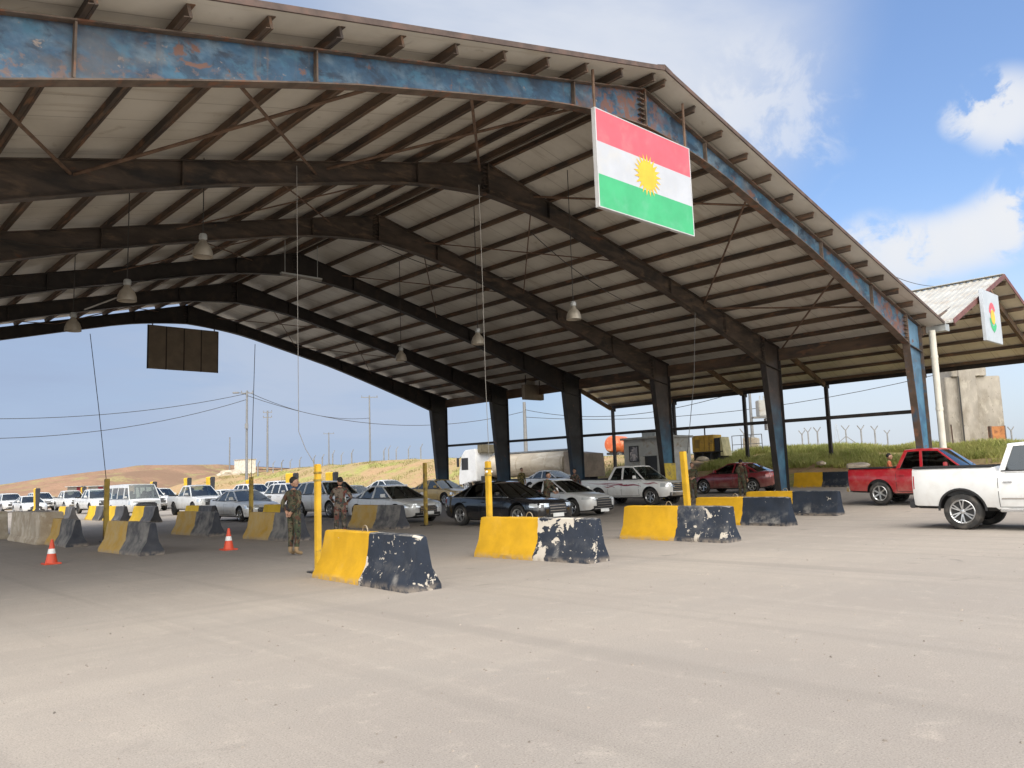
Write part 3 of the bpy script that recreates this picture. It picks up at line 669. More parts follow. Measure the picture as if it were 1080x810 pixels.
# emblem sign on the second canopy
sv = V2N-.18
c4 = [onv(*p, sv) for p in [(1033.5, 306), (1050.5, 310.5), (1052, 361.5), (1035, 359)]]
z1 = (c4[0][2]+c4[1][2])/2; z0 = (c4[2][2]+c4[3][2])/2; u0 = c4[0][0]; u1 = c4[1][0]
sg = empty('emblem_sign', ((u0+u1)/2, sv, z0), 0, 'white hanging sign with a round red, yellow and green emblem', 'sign')
onb(u0, u1, z0, z1, sv, .14).build('board', M('sign_white_board', (.44, .47, .50), .45, 0, .06, 3), sg, world=True, bevel=.015)
cu, cz = (u0+u1)/2, (z0+z1)/2; R = (z1-z0)*.20
def disc(name, mt, r, a0, a1, dz, ri=0, dv=.01, sz=1.25, n=30):
    b = MB(); A = np.linspace(a0, a1, n)
    b.grid([[(cu+q*math.cos(t), sv-.07-dv, cz+dz+q*sz*math.sin(t)) for q in (ri, r)] for t in A]); b.build(name, mt, sg, world=True)
disc('red_arc', MAT_fr, R, .15*math.pi, .95*math.pi, .08, R*.55); disc('green_arc', MAT_fg, R, 1.0*math.pi, 1.85*math.pi, -.08, R*.55); disc('yellow_disc', MAT_fy, R*.62, 0, 2*math.pi, 0, 0, .016, 1.15)
b = MB(); b.prism([(cu-.2, sv-.084, cz-R*1.15), (cu+.2, sv-.084, cz-R*1.15), (cu, sv-.084, cz-R*1.55)], (0, .006, 0)); b.build('green_point', MAT_fg, sg, world=True)
b = MB()
for u in (u0+.3, u1-.3): b.tube([(u, sv, z1-.01), (u, sv+.1, ZR2-SL2*abs(u-UR2)+.02)], .03, 6)
b.build('hanger_rod', MAT_brace, sg, world=True)

# ------------------------------------------------------------------ ceiling lamps, tubes and cables
def highbay(px, py, dist, label, bracket=0):
    P = fwd(px, py, dist); t = empty('ceiling_lamp', P, 0, label, 'lamp', 'high bay lamps hanging from the canopy roof')
    zr = RZ-SL*abs(P[0]-UA)-P[2]
    b = MB(); b.lathe([(.04, .2), (.07, .19), (.1, .12), (.17, .04), (.215, -.08), (.225, -.2), (.21, -.2), (.16, .02), (.05, .1)], n=20); b.build('shade', MAT_lampalu, t, smooth=40)
    b = MB(); b.lathe([(.001, .34), (.07, .34), (.09, .3), (.09, .22), (.06, .19), (.001, .19)], n=14); b.build('gear_box', MAT_gutter, t, smooth=40)
    b = MB(); b.sphere((0, 0, -.06), (.07, .07, .1), n=10); b.build('bulb', MAT_lampalu, t, smooth=60)
    b = MB(); b.tube([(0, 0, .33), (0, 0, zr)], .012, 6); b.build('rod', MAT_wire, t)
    if bracket:
        b = MB(); b.tube([(-.05, 0, -.05), (-.9, .15, -.5)], .02, 6); b.build('loose_tube', MAT_wirel, t)
highbay(214, 262, 17.5, 'high bay lamp hanging nearest, in front of the third frame')
highbay(134, 309, 19, 'high bay lamp with a loose white arm hanging over the left lanes', 1)
highbay(77, 342, 22.5, 'high bay lamp hanging leftmost, against the farthest frame')
highbay(605, 330, 23, 'high bay lamp hanging rightmost, below the second frame')
highbay(504, 357, 26, 'high bay lamp hanging before the third rafter on the right slope')
highbay(423, 375, 31, 'high bay lamp hanging smallest, below the fourth rafter')
P = fwd(318, 293, 26)
t = empty('strip_light', P, 0, 'white fluorescent strip light fixed below the fourth frame', 'lamp')
b = MB(); b.box((0, 0, 0), (1.5, .09, .06)); b.build('tube', MAT_wirel, t, bevel=.01)
b = MB(); b.box((0, 0, .06), (1.5, .12, .05)); b.tube([(.6, 0, .08), (.6, 0, 1.2)], .012); b.tube([(-.6, 0, .08), (-.6, 0, 1.2)], .012); b.build('housing', MAT_gutter, t)
def cable(name, pts, r, mat, label, cat='cable', group=None, sag=0, n=14):
    b = MB(); Q = []
    for i in range(len(pts)-1):
        a, c = np.array(pts[i], float), np.array(pts[i+1], float)
        for j in range(n):
            s = j/n; p = a+(c-a)*s; p[2] -= sag*4*s*(1-s); Q.append(p)
    Q.append(np.array(pts[-1], float)); b.tube(Q, r, 5); return tag(b.build(name, mat, smooth=60), label, cat, group)
cg = 'cables hanging from the canopy roof'
cable('hanging_cable', [fwd(95, 352, 26), fwd(104, 430, 26), fwd(112, 506, 26.3)], .012, MAT_wire, 'thin slanting cable running down to the leftmost yellow post', group=cg, n=4)
cable('hanging_cable', [fwd(269, 363, 24), fwd(267, 430, 24), fwd(265, 505, 24)], .01, MAT_wire, 'thin black cable hanging straight to the post behind the cone', group=cg, n=4)
cable('hanging_cable', [fwd(313, 175, 15), fwd(314, 330, 14.8), fwd(315, 455, 14.6), fwd(322, 473, 14.5), fwd(331, 488, 14.5)], .006, MAT_wirel, 'pale cable hanging to the top of the nearest yellow post', group=cg, n=4)
cable('hanging_cable', [fwd(505, 195, 17), fwd(509, 300, 17), fwd(512, 400, 17), fwd(516, 487, 17)], .0065, MAT_wirel, 'pale cable hanging to the yellow post by the black sedan', group=cg, n=4)
cable('hanging_cable', [fwd(733, 330, 23), fwd(732, 400, 22.6), fwd(725, 478, 22.4)], .01, MAT_wire, 'thin cable hanging to the leaning yellow post', group=cg, n=4)

lc = 'loose cables draped along the rafters'
def drape(a, ka, b_, kb, sag, label):
    A, B_ = onv(*a, FR[ka]-.25), onv(*b_, FR[kb]-.25); cable('draped_cable', [A, B_], .014, MAT_wire, label, group=lc, sag=sag, n=16)
drape((0, 252), 2, (215, 246), 2, .35, 'loose cable draped along the third rafter at the left'); drape((0, 300), 3, (190, 288), 3, .3, 'loose cable sagging along the fourth rafter at the left')
drape((400, 258), 2, (560, 290), 2, .5, 'loose cable looped below the apex of the third rafter'); drape((560, 245), 1, (690, 330), 1, .35, 'loose cable draped along the second rafter on the right slope')
# ------------------------------------------------------------------ concrete barriers
def barrier_mesh(L=3.05, seed=0):
    prof = [(-.31, 0), (-.31, .075), (-.16, .33), (-.095, .79), (-.075, .81), (.075, .81), (.095, .79), (.16, .33), (.31, .075), (.31, 0)]
    r = random.Random(seed); N = 26; b = MB(); V = []
    n = len(prof)
    for i in range(N+1):
        y = -L/2+L*i/N; e = .02 if i in (0, N) else 0
        for (x, z) in prof:
            k = .010*mnoise.noise(Vector((x*9+seed*7, y*3, z*6)))+.006*mnoise.noise(Vector((x*20+seed, y*11, z*14)))
            q = 1-e*1.2
            if i in (0, N) and z > .75: k -= .02+.05*max(0, mnoise.noise(Vector((seed*3.1, i, x*8))))
            V.append((x*q+(k if x > 0 else -k), y+(r.uniform(-.012, .012) if i in (0, N) else 0), max(0, z+k*.8-(0 if z > .1 else max(0, k)))))
    F = [(i*n+j, i*n+(j+1) % n, (i+1)*n+(j+1) % n, (i+1)*n+j) for i in range(N) for j in range(n)]
    F += [tuple(range(n)), tuple(N*n+j for j in range(n))[::-1]]
    b.add(V, F)
    return b
BAR = {}
BG = 'painted concrete barriers between the lanes'
def barrier(u, v, yaw, label, mat, seed=0, L=3.05, hook=True, sz=1):
    t = empty('concrete_barrier', (u, v, gz(u)), math.radians(yaw), label, 'barrier', BG)
    key = (seed, L)
    if key not in BAR: BAR[key] = barrier_mesh(L, seed).mesh('body', mat, smooth=32)
    o = link('body', BAR[key], t); set_mat(o, mat)
    if hook:
        b = MB(); b.tube([(0, .2+.09*math.cos(a), .79+.12*math.sin(a)) for a in np.linspace(0, math.pi, 9)], .01, 6); b.build('lifting_hook', MAT_hook, t, smooth=60)
    t.scale = (sz, sz, sz)
    return t
def bpos(pA, pB):                                           # from the two ends of the near bottom edge
    A, B = at(*pA), at(*pB); return A, B
def barrier_px(far, near, label, mat, seed, hook=True, L=3.05, yawfix=None):
    A, B = at(*far), at(*near); d = A-B; yaw = math.degrees(math.atan2(-d[0], d[1])) if yawfix is None else yawfix
    c = math.cos(math.radians(yaw)); s = math.sin(math.radians(yaw)); Bc = (B[0]+.31*c-s*L/2, B[1]+.31*s+c*L/2)
    return barrier(Bc[0], Bc[1], yaw, label, mat, seed, L, hook)
barrier_px((327, 609), (428, 626), 'nearest yellow and black barrier, chipped white at its top corner, beside the nearest post', MAT_barF, 1)
barrier_px((510, 588), (622, 595), 'yellow and black barrier with a large bare patch, in front of the black sedan', MAT_barF, 2)
barrier_px((647, 568), (766, 573), 'yellow and black barrier in front of the white pickup with red stripes', MAT_barF, 3)
barrier_px((729, 556), (829, 555.3), 'yellow and black barrier before the leaning post, left of the last two', MAT_barL, 4, yawfix=-3, L=3.2)
barrier_px((788, 545.5), (882, 544.8), 'mostly black barrier nearest the red pickup', MAT_barL, 5, yawfix=-3, L=3.5)
barrier_px((102, 584), (147, 587), 'dusty barrier beside the leftmost yellow post, left of the soldiers', MAT_barD, 6, False, yawfix=2)
barrier_px((42, 575), (69, 577.6), 'dusty barrier next to the bare concrete block, behind the left cone', MAT_barD, 7, False, yawfix=0)
barrier_px((181, 565), (219, 566), 'dusty barrier behind the traffic cone, left of the standing soldier', MAT_barD, 8, False, yawfix=2)
barrier_px((258.5, 570), (308, 571.5), 'dusty barrier right behind the standing soldier with clasped hands', MAT_barD, 9, False, yawfix=2)
barrier_px((371, 557.4), (417, 558.5), 'dusty barrier in front of the silver sedan', MAT_barD, 10, False, yawfix=0)
barrier_px((60, 549), (71, 549.5), 'small distant barrier seen above the dusty one by the concrete block', MAT_barM, 11, False, yawfix=-1)
barrier_px((93, 549), (104, 549.3), 'small distant barrier left of the white minibus', MAT_barM, 12, False, yawfix=-1)
barrier_px((138, 551), (158, 551.5), 'bright yellow barrier below the white minibus', MAT_barM, 13, False, yawfix=1)
barrier_px((114, 550), (126, 550.3), 'distant barrier half hidden behind the leftmost post', MAT_barM, 14, False, yawfix=0)
barrier_px((198, 552), (218, 552.4), 'barrier below the front of the white pickup truck in the queue', MAT_barM, 15, False, yawfix=1)
barrier_px((281, 553), (308, 553.4), 'distant barrier seen over the one behind the standing soldier', MAT_barM, 16, False, yawfix=0)
barrier(41.6, 20.2, 0, 'far barrier with a yellow end standing behind the red pickup bed', MAT_barL, 17)
# bare concrete T-blocks at the left
def block(u, v, label, seed, sz=(.72, 4.2, 1.02)):
    t = empty('concrete_block', (u, v, gz(u)), 0, label, 'barrier', 'bare concrete blocks at the left'); b = MB(); x, L, h = sz
    V = [(-x*.62, 0), (-x*.62, .12), (-x*.5, .2), (-x*.45, h), (x*.45, h), (x*.5, .2), (x*.62, .12), (x*.62, 0)]
    b.prism([(a, -L/2, z) for a, z in V], (0, L, 0)); b.build('body', MAT_conc, t, bevel=.025)
A = at(39, 575); block(A[0]+.42, A[1]+2.15, 'bare concrete block beside the leftmost dusty barrier', 1)
A = at(2, 571); block(A[0]+.1, A[1]+3.6, 'bare concrete block cut off by the left edge', 2)
# tall yellow slabs behind the queue
MAT_slabY = M('slab_yellow_paint', (.72, .44, .015), .7, 0, .12, 2, [((.4, .3, .12), 2, .66, .08)]); MAT_slabB = M('slab_black_paint', (.035, .035, .04), .8)
def tslab(px, py, dist, wpx, label, hgt=1.7):
    P = fwd(px, py, dist); wd = wpx*dist/CF*1.1
    t = empty('yellow_slab', (P[0], P[1], gz(P[0])), math.radians(-4), label, 'barrier', 'tall yellow slabs behind the queue')
    h = P[2]-gz(P[0]); L = wd*1.2
    pf = [(-.32, 0), (-.32, .12), (-.1, .5), (-.16, h-.05), (-.1, h), (.1, h), (.16, h-.05), (.1, .5), (.32, .12), (.32, 0)]
    b = MB(); b.prism([(x, L/2, z) for x, z in pf], (0, -L*.78, 0)); b.build('body', MAT_slabY, t, bevel=.015)
    b = MB(); b.prism([(x, -L*.281, z) for x, z in pf], (0, -L*.22, 0)); b.build('black_end', MAT_slabB, t, bevel=.015)
    b = MB(); b.tube([(0, .1*math.cos(a), h-.02+.12*math.sin(a)) for a in np.linspace(0, math.pi, 7)], .014, 5); b.build('lifting_hook', MAT_hook, t)
tslab(39, 515, 62, 12, 'yellow slab behind the leftmost white cars'); tslab(162, 508, 66, 9, 'yellow slab just right of the white minibus roof'); tslab(198, 504, 68, 11, 'yellow slab above the roof of the white pickup in the queue')
tslab(222, 503, 66, 13, 'yellow slab over the grey car in the queue'); tslab(263, 506, 66, 9, 'yellow slab behind the far white estate car'); tslab(308, 499, 60, 18, 'yellow slab behind the standing soldier'); tslab(350, 498, 56, 16, 'yellow slab behind the soldier seen from the back')
tslab(88, 514, 75, 7, 'yellow slab between the dark red stalls')

# yellow posts
def ypost(px, pyt, u, label, mat, lean=0, r=.052, foot=None, fitting=True):
    P = onu(px, pyt, u); g = gz(u); h = P[2]-g
    t = empty('marker_post', (P[0], P[1], g), 0, label, 'post', 'yellow steel posts by the barriers'); t.rotation_euler = (0, lean, 0)
    b = MB(); b.box((0, 0, h/2), (2*r, 2*r, h)); b.build('pole', mat, t, bevel=.012)
    b = MB(); b.box((0, 0, .012), (.3, .3, .024)); b.build('base_plate', MAT_dark, t)
    if fitting:
        for z in (h-.16, h-.3): b = MB(); b.box((0, 0, z), (2*r+.024, 2*r+.024, .04)); b.build('clamp', MAT_postD, t, bevel=.01)
        if fitting == 2:
            for g_ in (-1, 1):
                b = MB(); b.sphere((g_*(r+.012), -.03, h-.23), .03, n=10); b.build('reflector', MAT_plate, t, smooth=60)
ypost(335, 489.5, 7.45, 'nearest yellow post beside the nearest barrier', MAT_postY)
ypost(514.5, 486.5, 11.5, 'yellow post at the end of the barrier before the black sedan', MAT_postY, r=.055, fitting=2)
ypost(113, 505, 8.0, 'leftmost dusty yellow post with a thin cable', MAT_postD, r=.07, fitting=False)
ypost(265, 503, 12.2, 'dusty yellow post left of the standing soldier', MAT_postD, r=.06, fitting=False)
ypost(448, 488, 17.4, 'dusty yellow post in front of the yellow taxi', MAT_postD, r=.06, fitting=False)
ypost(722.5, 476, 18.6, 'leaning yellow post beside the two soldiers on the right', MAT_postY, lean=-.05, r=.075, fitting=False)

# traffic cones
MAT_coneo = mat_plain('cone_orange', (.60, .065, .02), .5); MAT_conew = mat_plain('cone_white_band', (.75, .74, .72), .4)
def cone(px, py, label):
    P = at(px, py); t = empty('traffic_cone', (P[0], P[1], 0), 0, label, 'cone', 'traffic cones')
    b = MB(); b.lathe([(.001, .03), (.13, .03), (.088, .24)], n=18); b.lathe([(.066, .35), (.03, .54), (.022, .56), (.001, .56)], n=18); b.build('body', MAT_coneo, t, smooth=40)
    b = MB(); b.lathe([(.0885, .24), (.0665, .35)], n=18); b.build('white_band', MAT_conew, t, smooth=40)
    b = MB(); b.box((0, 0, .018), (.36, .36, .036)); b.build('base', MAT_coneo, t, bevel=.012)
cone(54, 595, 'orange traffic cone with a white band before the dusty left barriers'); cone(241, 580, 'orange traffic cone with a white band left of the standing soldier')
# ------------------------------------------------------------------ vehicles
class Body:
    """lower body lofted along y (front at -y) from stations (y, half width, z bottom, z top)"""
    SIDE = [(.80, 0.), (.93, .07), (.985, .30), (1.0, .55), (.985, .78), (.955, .95), (.90, 1.0)]
    def __init__(s, st): s.st = np.array(st)
    def p(s, y): return [np.interp(y, s.st[:, 0], s.st[:, k]) for k in (1, 2, 3)]
    def hw(s, y, z):
        w, zb, zt = s.p(y); f = (z-zb)/max(.01, zt-zb); return w*np.interp(f, [a[1] for a in s.SIDE], [a[0] for a in s.SIDE])
    def mesh(s, crown=.035):
        b = MB(); ys = []
        for i in range(len(s.st)-1):
            y0, y1 = s.st[i, 0], s.st[i+1, 0]; k = max(1, int((y1-y0)/.18)); ys += list(np.linspace(y0, y1, k+1)[:-1])
        ys.append(s.st[-1, 0]); V = []
        for y in ys:
            w, zb, zt = s.p(y); h = zt-zb
            half = [(w*a, zb+h*f) for a, f in s.SIDE]
            ring = [(x, z) for x, z in half]+[(.5*w, zt+crown*.75), (0, zt+crown)]+[(-.5*w, zt+crown*.75)]+[(-x, z) for x, z in half[::-1]]
            V += [(x, y, z) for x, z in ring]; n = len(ring)
        N = len(ys); F = [(i*n+j, i*n+(j+1) % n, (i+1)*n+(j+1) % n, (i+1)*n+j) for i in range(N-1) for j in range(n)]
        F += [tuple(range(n)), tuple((N-1)*n+j for j in range(n))[::-1]]
        b.add(V, F); return b
    def side(s, y0, y1, z0, z1, sgn, off=.006, ny=5, nz=4, th=0):
        G = [[(sgn*(s.hw(y, z)+off), y, z) for z in np.linspace(z0, z1, nz)] for y in np.linspace(y0, y1, ny)]
        return G
    def front(s, x0, x1, z0, z1, end=-1, off=.008, nx=7, nz=4):
        Y = s.st[0, 0] if end < 0 else s.st[-1, 0]; G = []
        for x in np.linspace(x0, x1, nx):
            row = []
            for z in np.linspace(z0, z1, nz):
                y = Y
                for k in range(80):
                    w, zb, zt = s.p(y)
                    if zb-.02 <= z <= zt+.05 and s.hw(y, min(max(z, zb), zt)) >= abs(x): break
                    y -= end*.012
                row.append((x, y+end*off, z))
            G.append(row)
        return G
def pgrid(*Gs):
    b = MB()
    for G in Gs: b.grid(G)
    return b
def bool_cut(me, cut, mats):
    """wheel wells and load beds cut out of the body"""
    a = bpy.data.objects.new('tmp_a', me); c = bpy.data.objects.new('tmp_c', cut); COL.objects.link(a); COL.objects.link(c)
    md = a.modifiers.new('b', 'BOOLEAN'); md.operation = 'DIFFERENCE'; md.object = c; md.solver = 'EXACT'
    dg = bpy.context.evaluated_depsgraph_get(); r = bpy.data.meshes.new_from_object(a.evaluated_get(dg))
    bpy.data.objects.remove(a); bpy.data.objects.remove(c)
    return r
def wheel_meshes(r, wd, spokes, style):
    k = ('wheel', r, wd, spokes, style)
    if k in VM: return VM[k]
    b = MB(); ri = r*.66
    b.lathe([(ri, -wd/2+.015), (r*.86, -wd/2), (r*.96, -wd/2+.02), (r, -wd*.3), (r, wd*.3), (r*.96, wd/2-.02), (r*.86, wd/2), (ri, wd/2-.015), (ri, -wd/2+.015)], axis='X', n=32)
    ty = b.mesh('tyre', MAT_tyre, 40)
    b = MB(); e = wd/2
    b.lathe([(ri*1.01, -e+.012), (ri*.98, -e+.005), (ri*.9, -e+.02), (ri*.88, 0), (ri*.88, e-.05)], axis='X', n=32, mi=0)
    b.lathe([(.001, -e+.085), (ri*.9, -e+.085)], axis='X', n=32, mi=1)
    for i in range(spokes):
        for d in ((-.13, .13) if style == 'twin' else (0,)):
            t = 2*math.pi*i/spokes; c = Matrix.Rotation(t+d*.0, 3, 'X')
            p = Vector((-e+.03, math.cos(t+d*.6)*ri*.2, math.sin(t+d*.6)*ri*.2)); q = Vector((-e+.014, math.cos(t+d*1.25)*ri*.92, math.sin(t+d*1.25)*ri*.92))
            b.bar(p, q, ri*(.10 if style == 'twin' else .2), .03, 0, up=(1, 0, 0))
    b.lathe([(.001, -e+.008), (ri*.16, -e+.012), (ri*.24, -e+.04)], axis='X', n=16, mi=0)
    rm = b.mesh('rim', [MAT_rim, MAT_rimdark], 30); VM[k] = (ty, rm); return VM[k]
VM = {}
def clamp_poly(P): return P
class Veh: pass
SPECS = {}
def S(**k): v = Veh(); v.__dict__.update(k); return v
SPECS['sedan'] = S(W=1.84, st=[(-2.36, .50, .36, .60), (-2.33, .62, .28, .68), (-2.24, .76, .22, .735), (-2.05, .86, .19, .785), (-1.75, .905, .18, .84), (-1.35, .918, .19, .89), (-1.0, .92, .20, .935), (-.4, .92, .20, .955), (.4, .92, .20, .975), (1.2, .92, .20, 1.0), (1.8, .91, .21, 1.03), (2.1, .87, .25, 1.04), (2.28, .79, .31, 1.01), (2.36, .70, .40, .90)],
    wy=(-1.42, 1.36), r=.335, wd=.22, sp=5, style='single', cab=(-1.12, -.12, .78, 1.82, .95, 1.44, .86, .60), pil=[(.28, .36, .075), (1.22, .92, .10)], glassC=.16, rails=.93,
    hl=(.60, .745), gr=(.42, .36, .66), tl=(.76, .95), plate_r=.66, mir=-.66, doors=(-.80, .31, 1.25), hz=.82)
SPECS['audi'] = S(W=1.88, st=[(-2.49, .52, .34, .62), (-2.46, .66, .27, .71), (-2.36, .80, .21, .77), (-2.12, .89, .19, .825), (-1.8, .93, .18, .865), (-1.4, .938, .19, .905), (-1.0, .94, .2, .945), (0, .94, .2, .965), (1.2, .94, .2, .99), (1.8, .93, .21, 1.01), (2.15, .89, .25, 1.02), (2.36, .81, .31, .99), (2.46, .72, .40, .90)],
    wy=(-1.52, 1.42), r=.36, wd=.24, sp=5, style='twin', cab=(-1.12, -.12, .92, 1.98, .955, 1.45, .875, .61), pil=[(.30, .38, .08), (1.32, 1.02, .09)], glassC=.14, rails=.93,
    hl=(.64, .76), gr=(.40, .36, .74), tl=(.78, .93), plate_r=.66, mir=-.64, doors=(-.82, .34, 1.36), hz=.82)
SPECS['sedan2'] = S(**SPECS['sedan'].__dict__); SPECS['sedan2'].gr = (.46, .30, .72); SPECS['sedan2'].hl = (.66, .75); SPECS['sedan2'].style = 'twin'
SPECS['suv'] = S(W=1.9, st=[(-2.37, .55, .45, .78), (-2.33, .70, .37, .90), (-2.18, .84, .29, .98), (-1.9, .91, .27, 1.03), (-1.5, .94, .27, 1.075), (-.95, .95, .28, 1.13), (0, .95, .28, 1.14), (1.4, .95, .28, 1.16), (2.1, .92, .3, 1.16), (2.3, .87, .36, 1.12), (2.36, .82, .45, 1.0)],
    wy=(-1.42, 1.42), r=.38, wd=.25, sp=6, style='single', cab=(-1.15, -.32, 1.7, 2.25, 1.13, 1.72, .88, .67), pil=[(.22, .28, .09), (1.18, 1.16, .09)], glassC=.12, rails=.92,
    hl=(.82, .98), gr=(.52, .6, .96), tl=(.85, 1.08), plate_r=.75, mir=-.65, doors=(-.78, .25, 1.25), hz=.98)
SPECS['pickup'] = S(W=1.85, st=[(-2.62, .58, .48, .80), (-2.58, .72, .41, .93), (-2.44, .84, .34, 1.03), (-2.15, .90, .33, 1.07), (-1.8, .92, .32, 1.10), (-1.15, .925, .32, 1.15), (-.1, .925, .32, 1.17), (.95, .925, .32, 1.18), (1.0, .925, .36, 1.20), (2.5, .915, .42, 1.22), (2.58, .90, .45, 1.22)],
    wy=(-1.62, 1.48), r=.385, wd=.26, sp=6, style='single', cab=(-1.32, -.52, .60, .88, 1.165, 1.79, .87, .66), pil=[(.0, .05, .09)], glassC=.13, rails=.92,
    hl=(.82, 1.0), gr=(.52, .62, 1.0), tl=(.85, 1.12), plate_r=.62, mir=-.82, doors=(-1.0, .02, .86), hz=.98, bed=(1.02, 2.50, .82, .70))
SPECS['bigpickup'] = S(W=2.04, st=[(-2.95, .80, .55, .95), (-2.92, .90, .45, 1.12), (-2.75, .97, .42, 1.22), (-2.1, 1.0, .42, 1.26), (-1.3, 1.02, .42, 1.30), (-.2, 1.02, .42, 1.36), (1.0, 1.02, .42, 1.38), (1.06, 1.02, .46, 1.47), (2.8, 1.01, .50, 1.48), (2.87, .99, .52, 1.48)],
    wy=(-1.9, 1.78), r=.43, wd=.3, sp=6, style='twin', cab=(-1.35, -.62, .72, .93, 1.36, 2.0, .96, .80), pil=[(-.08, -.02, .10)], glassC=.12, rails=.92,
    hl=(.95, 1.15), gr=(.62, .72, 1.14), tl=(.98, 1.3), plate_r=.72, mir=-.95, doors=(-1.2, -.03, .95), hz=1.12, bed=(1.10, 2.80, .90, .80), flare=True)
SPECS['van'] = S(W=1.88, st=[(-2.45, .74, .42, .85), (-2.42, .84, .32, 1.0), (-2.3, .90, .28, 1.08), (-1.9, .935, .28, 1.12), (-1.2, .94, .28, 1.12), (0, .94, .28, 1.12), (2.1, .94, .28, 1.12), (2.38, .91, .34, 1.12), (2.42, .88, .45, 1.05)],
    wy=(-1.35, 1.25), r=.34, wd=.22, sp=6, style='single', cab=(-2.1, -1.45, 2.28, 2.38, 1.10, 1.98, .90, .78), pil=[(-1.0, -.95, .14), (.25, .25, .10), (1.4, 1.4, .1)], glassC=.12, rails=.80,
    hl=(.78, .98), gr=(.60, .5, .92), tl=(.7, 1.05), plate_r=.6, mir=-1.7, doors=(-1.65, -.95, .3), hz=.95)
def veh_parts(kind):
    """[(name, mesh, painted?, [(subname, mesh)])] in car coordinates"""
    if kind in VM: return VM[kind]
    s = SPECS[kind]; B = Body(s.st); y0, y1 = s.st[0][0], s.st[-1][0]; out = []
    yA, yB, yC, yD, zb, zr, wb, wr = s.cab
    bm_ = B.mesh(); me = bm_.mesh('body', [None, MAT_dark])
    cut = MB()
    for y in s.wy:
        for g in (-1, 1):
            w = B.p(y)[0]; prof = [(.001, 0), (s.r+.075, 0), (s.r+.075, .6), (.001, .6)]
            cut.lathe([(a, g*(w-.34+h)) for a, h in prof], c=(0, y, s.r+.02), axis='X', n=28, mi=1)
    if hasattr(s, 'bed'):
        a, b_, hw_, zf = s.bed; cut.box((0, (a+b_)/2, zf+.6), (2*hw_, b_-a, 1.2), 1)
    me = bool_cut(me, cut.mesh('cut', [MAT_dark, MAT_dark]), None)
    me.materials.clear(); me.materials.append(None); me.materials.append(MAT_dark)
    for p in me.polygons: p.material_index = 0
    for p in me.polygons:                                        # deck under the cabin is interior, underside is dark
        c = p.center
        if p.normal.z > .7 and yA+.12 < c.y < yD-.1 and c.z > zb-.1 and not hasattr(s, 'none'): p.material_index = 1
        if p.normal.z < -.6: p.material_index = 1
        for y in s.wy:
            rr = math.hypot(c.y-y, c.z-s.r-.02); vr = [math.hypot(me.vertices[i].co.y-y, me.vertices[i].co.z-s.r-.02) for i in p.vertices]
            if all(abs(q-s.r-.075) < .012 for q in vr) and (c.x*p.normal.x < .5*abs(c.x)) and abs(p.normal.x) < .5: p.material_index = 1
            if rr < s.r+.075 and abs(p.normal.x) > .9 and abs(abs(c.x)-(B.p(y)[0]-.34)) < .02: p.material_index = 1
        if hasattr(s, 'bed') and s.bed[0]-.02 < c.y < s.bed[1]+.02 and abs(c.x) < s.bed[2]+.01 and c.z > s.bed[3]-.01: p.material_index = 1
    me.shade_smooth(); me.set_sharp_from_angle(angle=math.radians(32)); me.name = kind+'_body'; out.append(('body', me, True, []))
    # ---- cabin shell
    ym, hl_ = (yB+yC)/2, (yC-yB)/2+.12; KC = {'sedan': .055, 'sedan2': .055, 'audi': .055, 'suv': .05, 'van': .03}.get(kind, .035)
    def crown(y): return KC*(1-((y-ym)/hl_)**2)-KC*.55
    def SD(y, t, g, off=0): return (g*(wb+(wr-wb)*t+off-.03*max(0, t)**2+.03*t), y, zb+(zr-zb)*t+max(0, t)**3*(crown(min(max(y, yB-.1), yC+.1))))
    yf = lambda t: yA+(yB-yA)*t
    yr = lambda t: yD+(yC-yD)*t
    b = MB(); TR = s.rails
    def sq(a, c, t0, t1, g):                                     # strip between two edge functions
        N = 3 if t1-t0 > .3 else 1
        for i in range(N):
            ta, tb = t0+(t1-t0)*i/N, t0+(t1-t0)*(i+1)/N
            q = [SD(a(ta), ta, g), SD(c(ta), ta, g), SD(c(tb), tb, g), SD(a(tb), tb, g)]
            b.prism(q, (-g*.05, 0, 0))
    edges = []
    for g in (-1, 1):
        for q in range(8): sq(lambda t, q=q: yf(t)+(yr(t)-yf(t))*q/8, lambda t, q=q: yf(t)+(yr(t)-yf(t))*(q+1)/8, TR, 1., g)
        sq(yf, lambda t: yf(t)+.075, -.04, TR, g); sq(lambda t: yr(t)-s.glassC, yr, -.04, TR, g)
        for (p0, p1, w_) in s.pil: sq(lambda t: p0+(p1-p0)*t-w_/2, lambda t: p0+(p1-p0)*t+w_/2, -.04, TR, g)
        sq(yf, yr, -.06, .05, g)
    NX = 6; n2 = 9; top = []
    for i in range(n2):
        f = i/(n2-1); y = yB-.02+(yC-yB+.04)*f; k = crown(y)
        top.append([(x*wr, y, zr+k+c) for x, c in ((-1., -.004), (-.93, .022), (-.6, .038), (0, .045), (.6, .038), (.93, .022), (1., -.004))])
    b.grid(top); b.grid([[(x, y, z-.035) for x, y, z in r] for r in top])
    for E in (top[0], top[-1]):
        for j in range(6): b.add([E[j], E[j+1], (E[j+1][0], E[j+1][1], E[j+1][2]-.05), (E[j][0], E[j][1], E[j][2]-.05)], [(0, 1, 2, 3)])
    # rear quarter below the rear window
    cab = b.mesh(kind+'_cabin', [None], 25); out.append(('cabin', cab, True, []))
    def gl(fn, t0, t1, bulge):
        G = []
        for i in range(5):
            t = t0+(t1-t0)*i/4; row = []
            for j in range(9):
                x = -1+2*j/8; hw_ = (wb+(wr-wb)*t)-.03; row.append((x*hw_, fn(t)+bulge*(1-x*x), zb+(zr-zb)*t+.01*(1-x*x)+max(0, t)**3*crown(yB if fn is yf else yC)))
            G.append(row)
        b = MB(); b.grid(G); return b
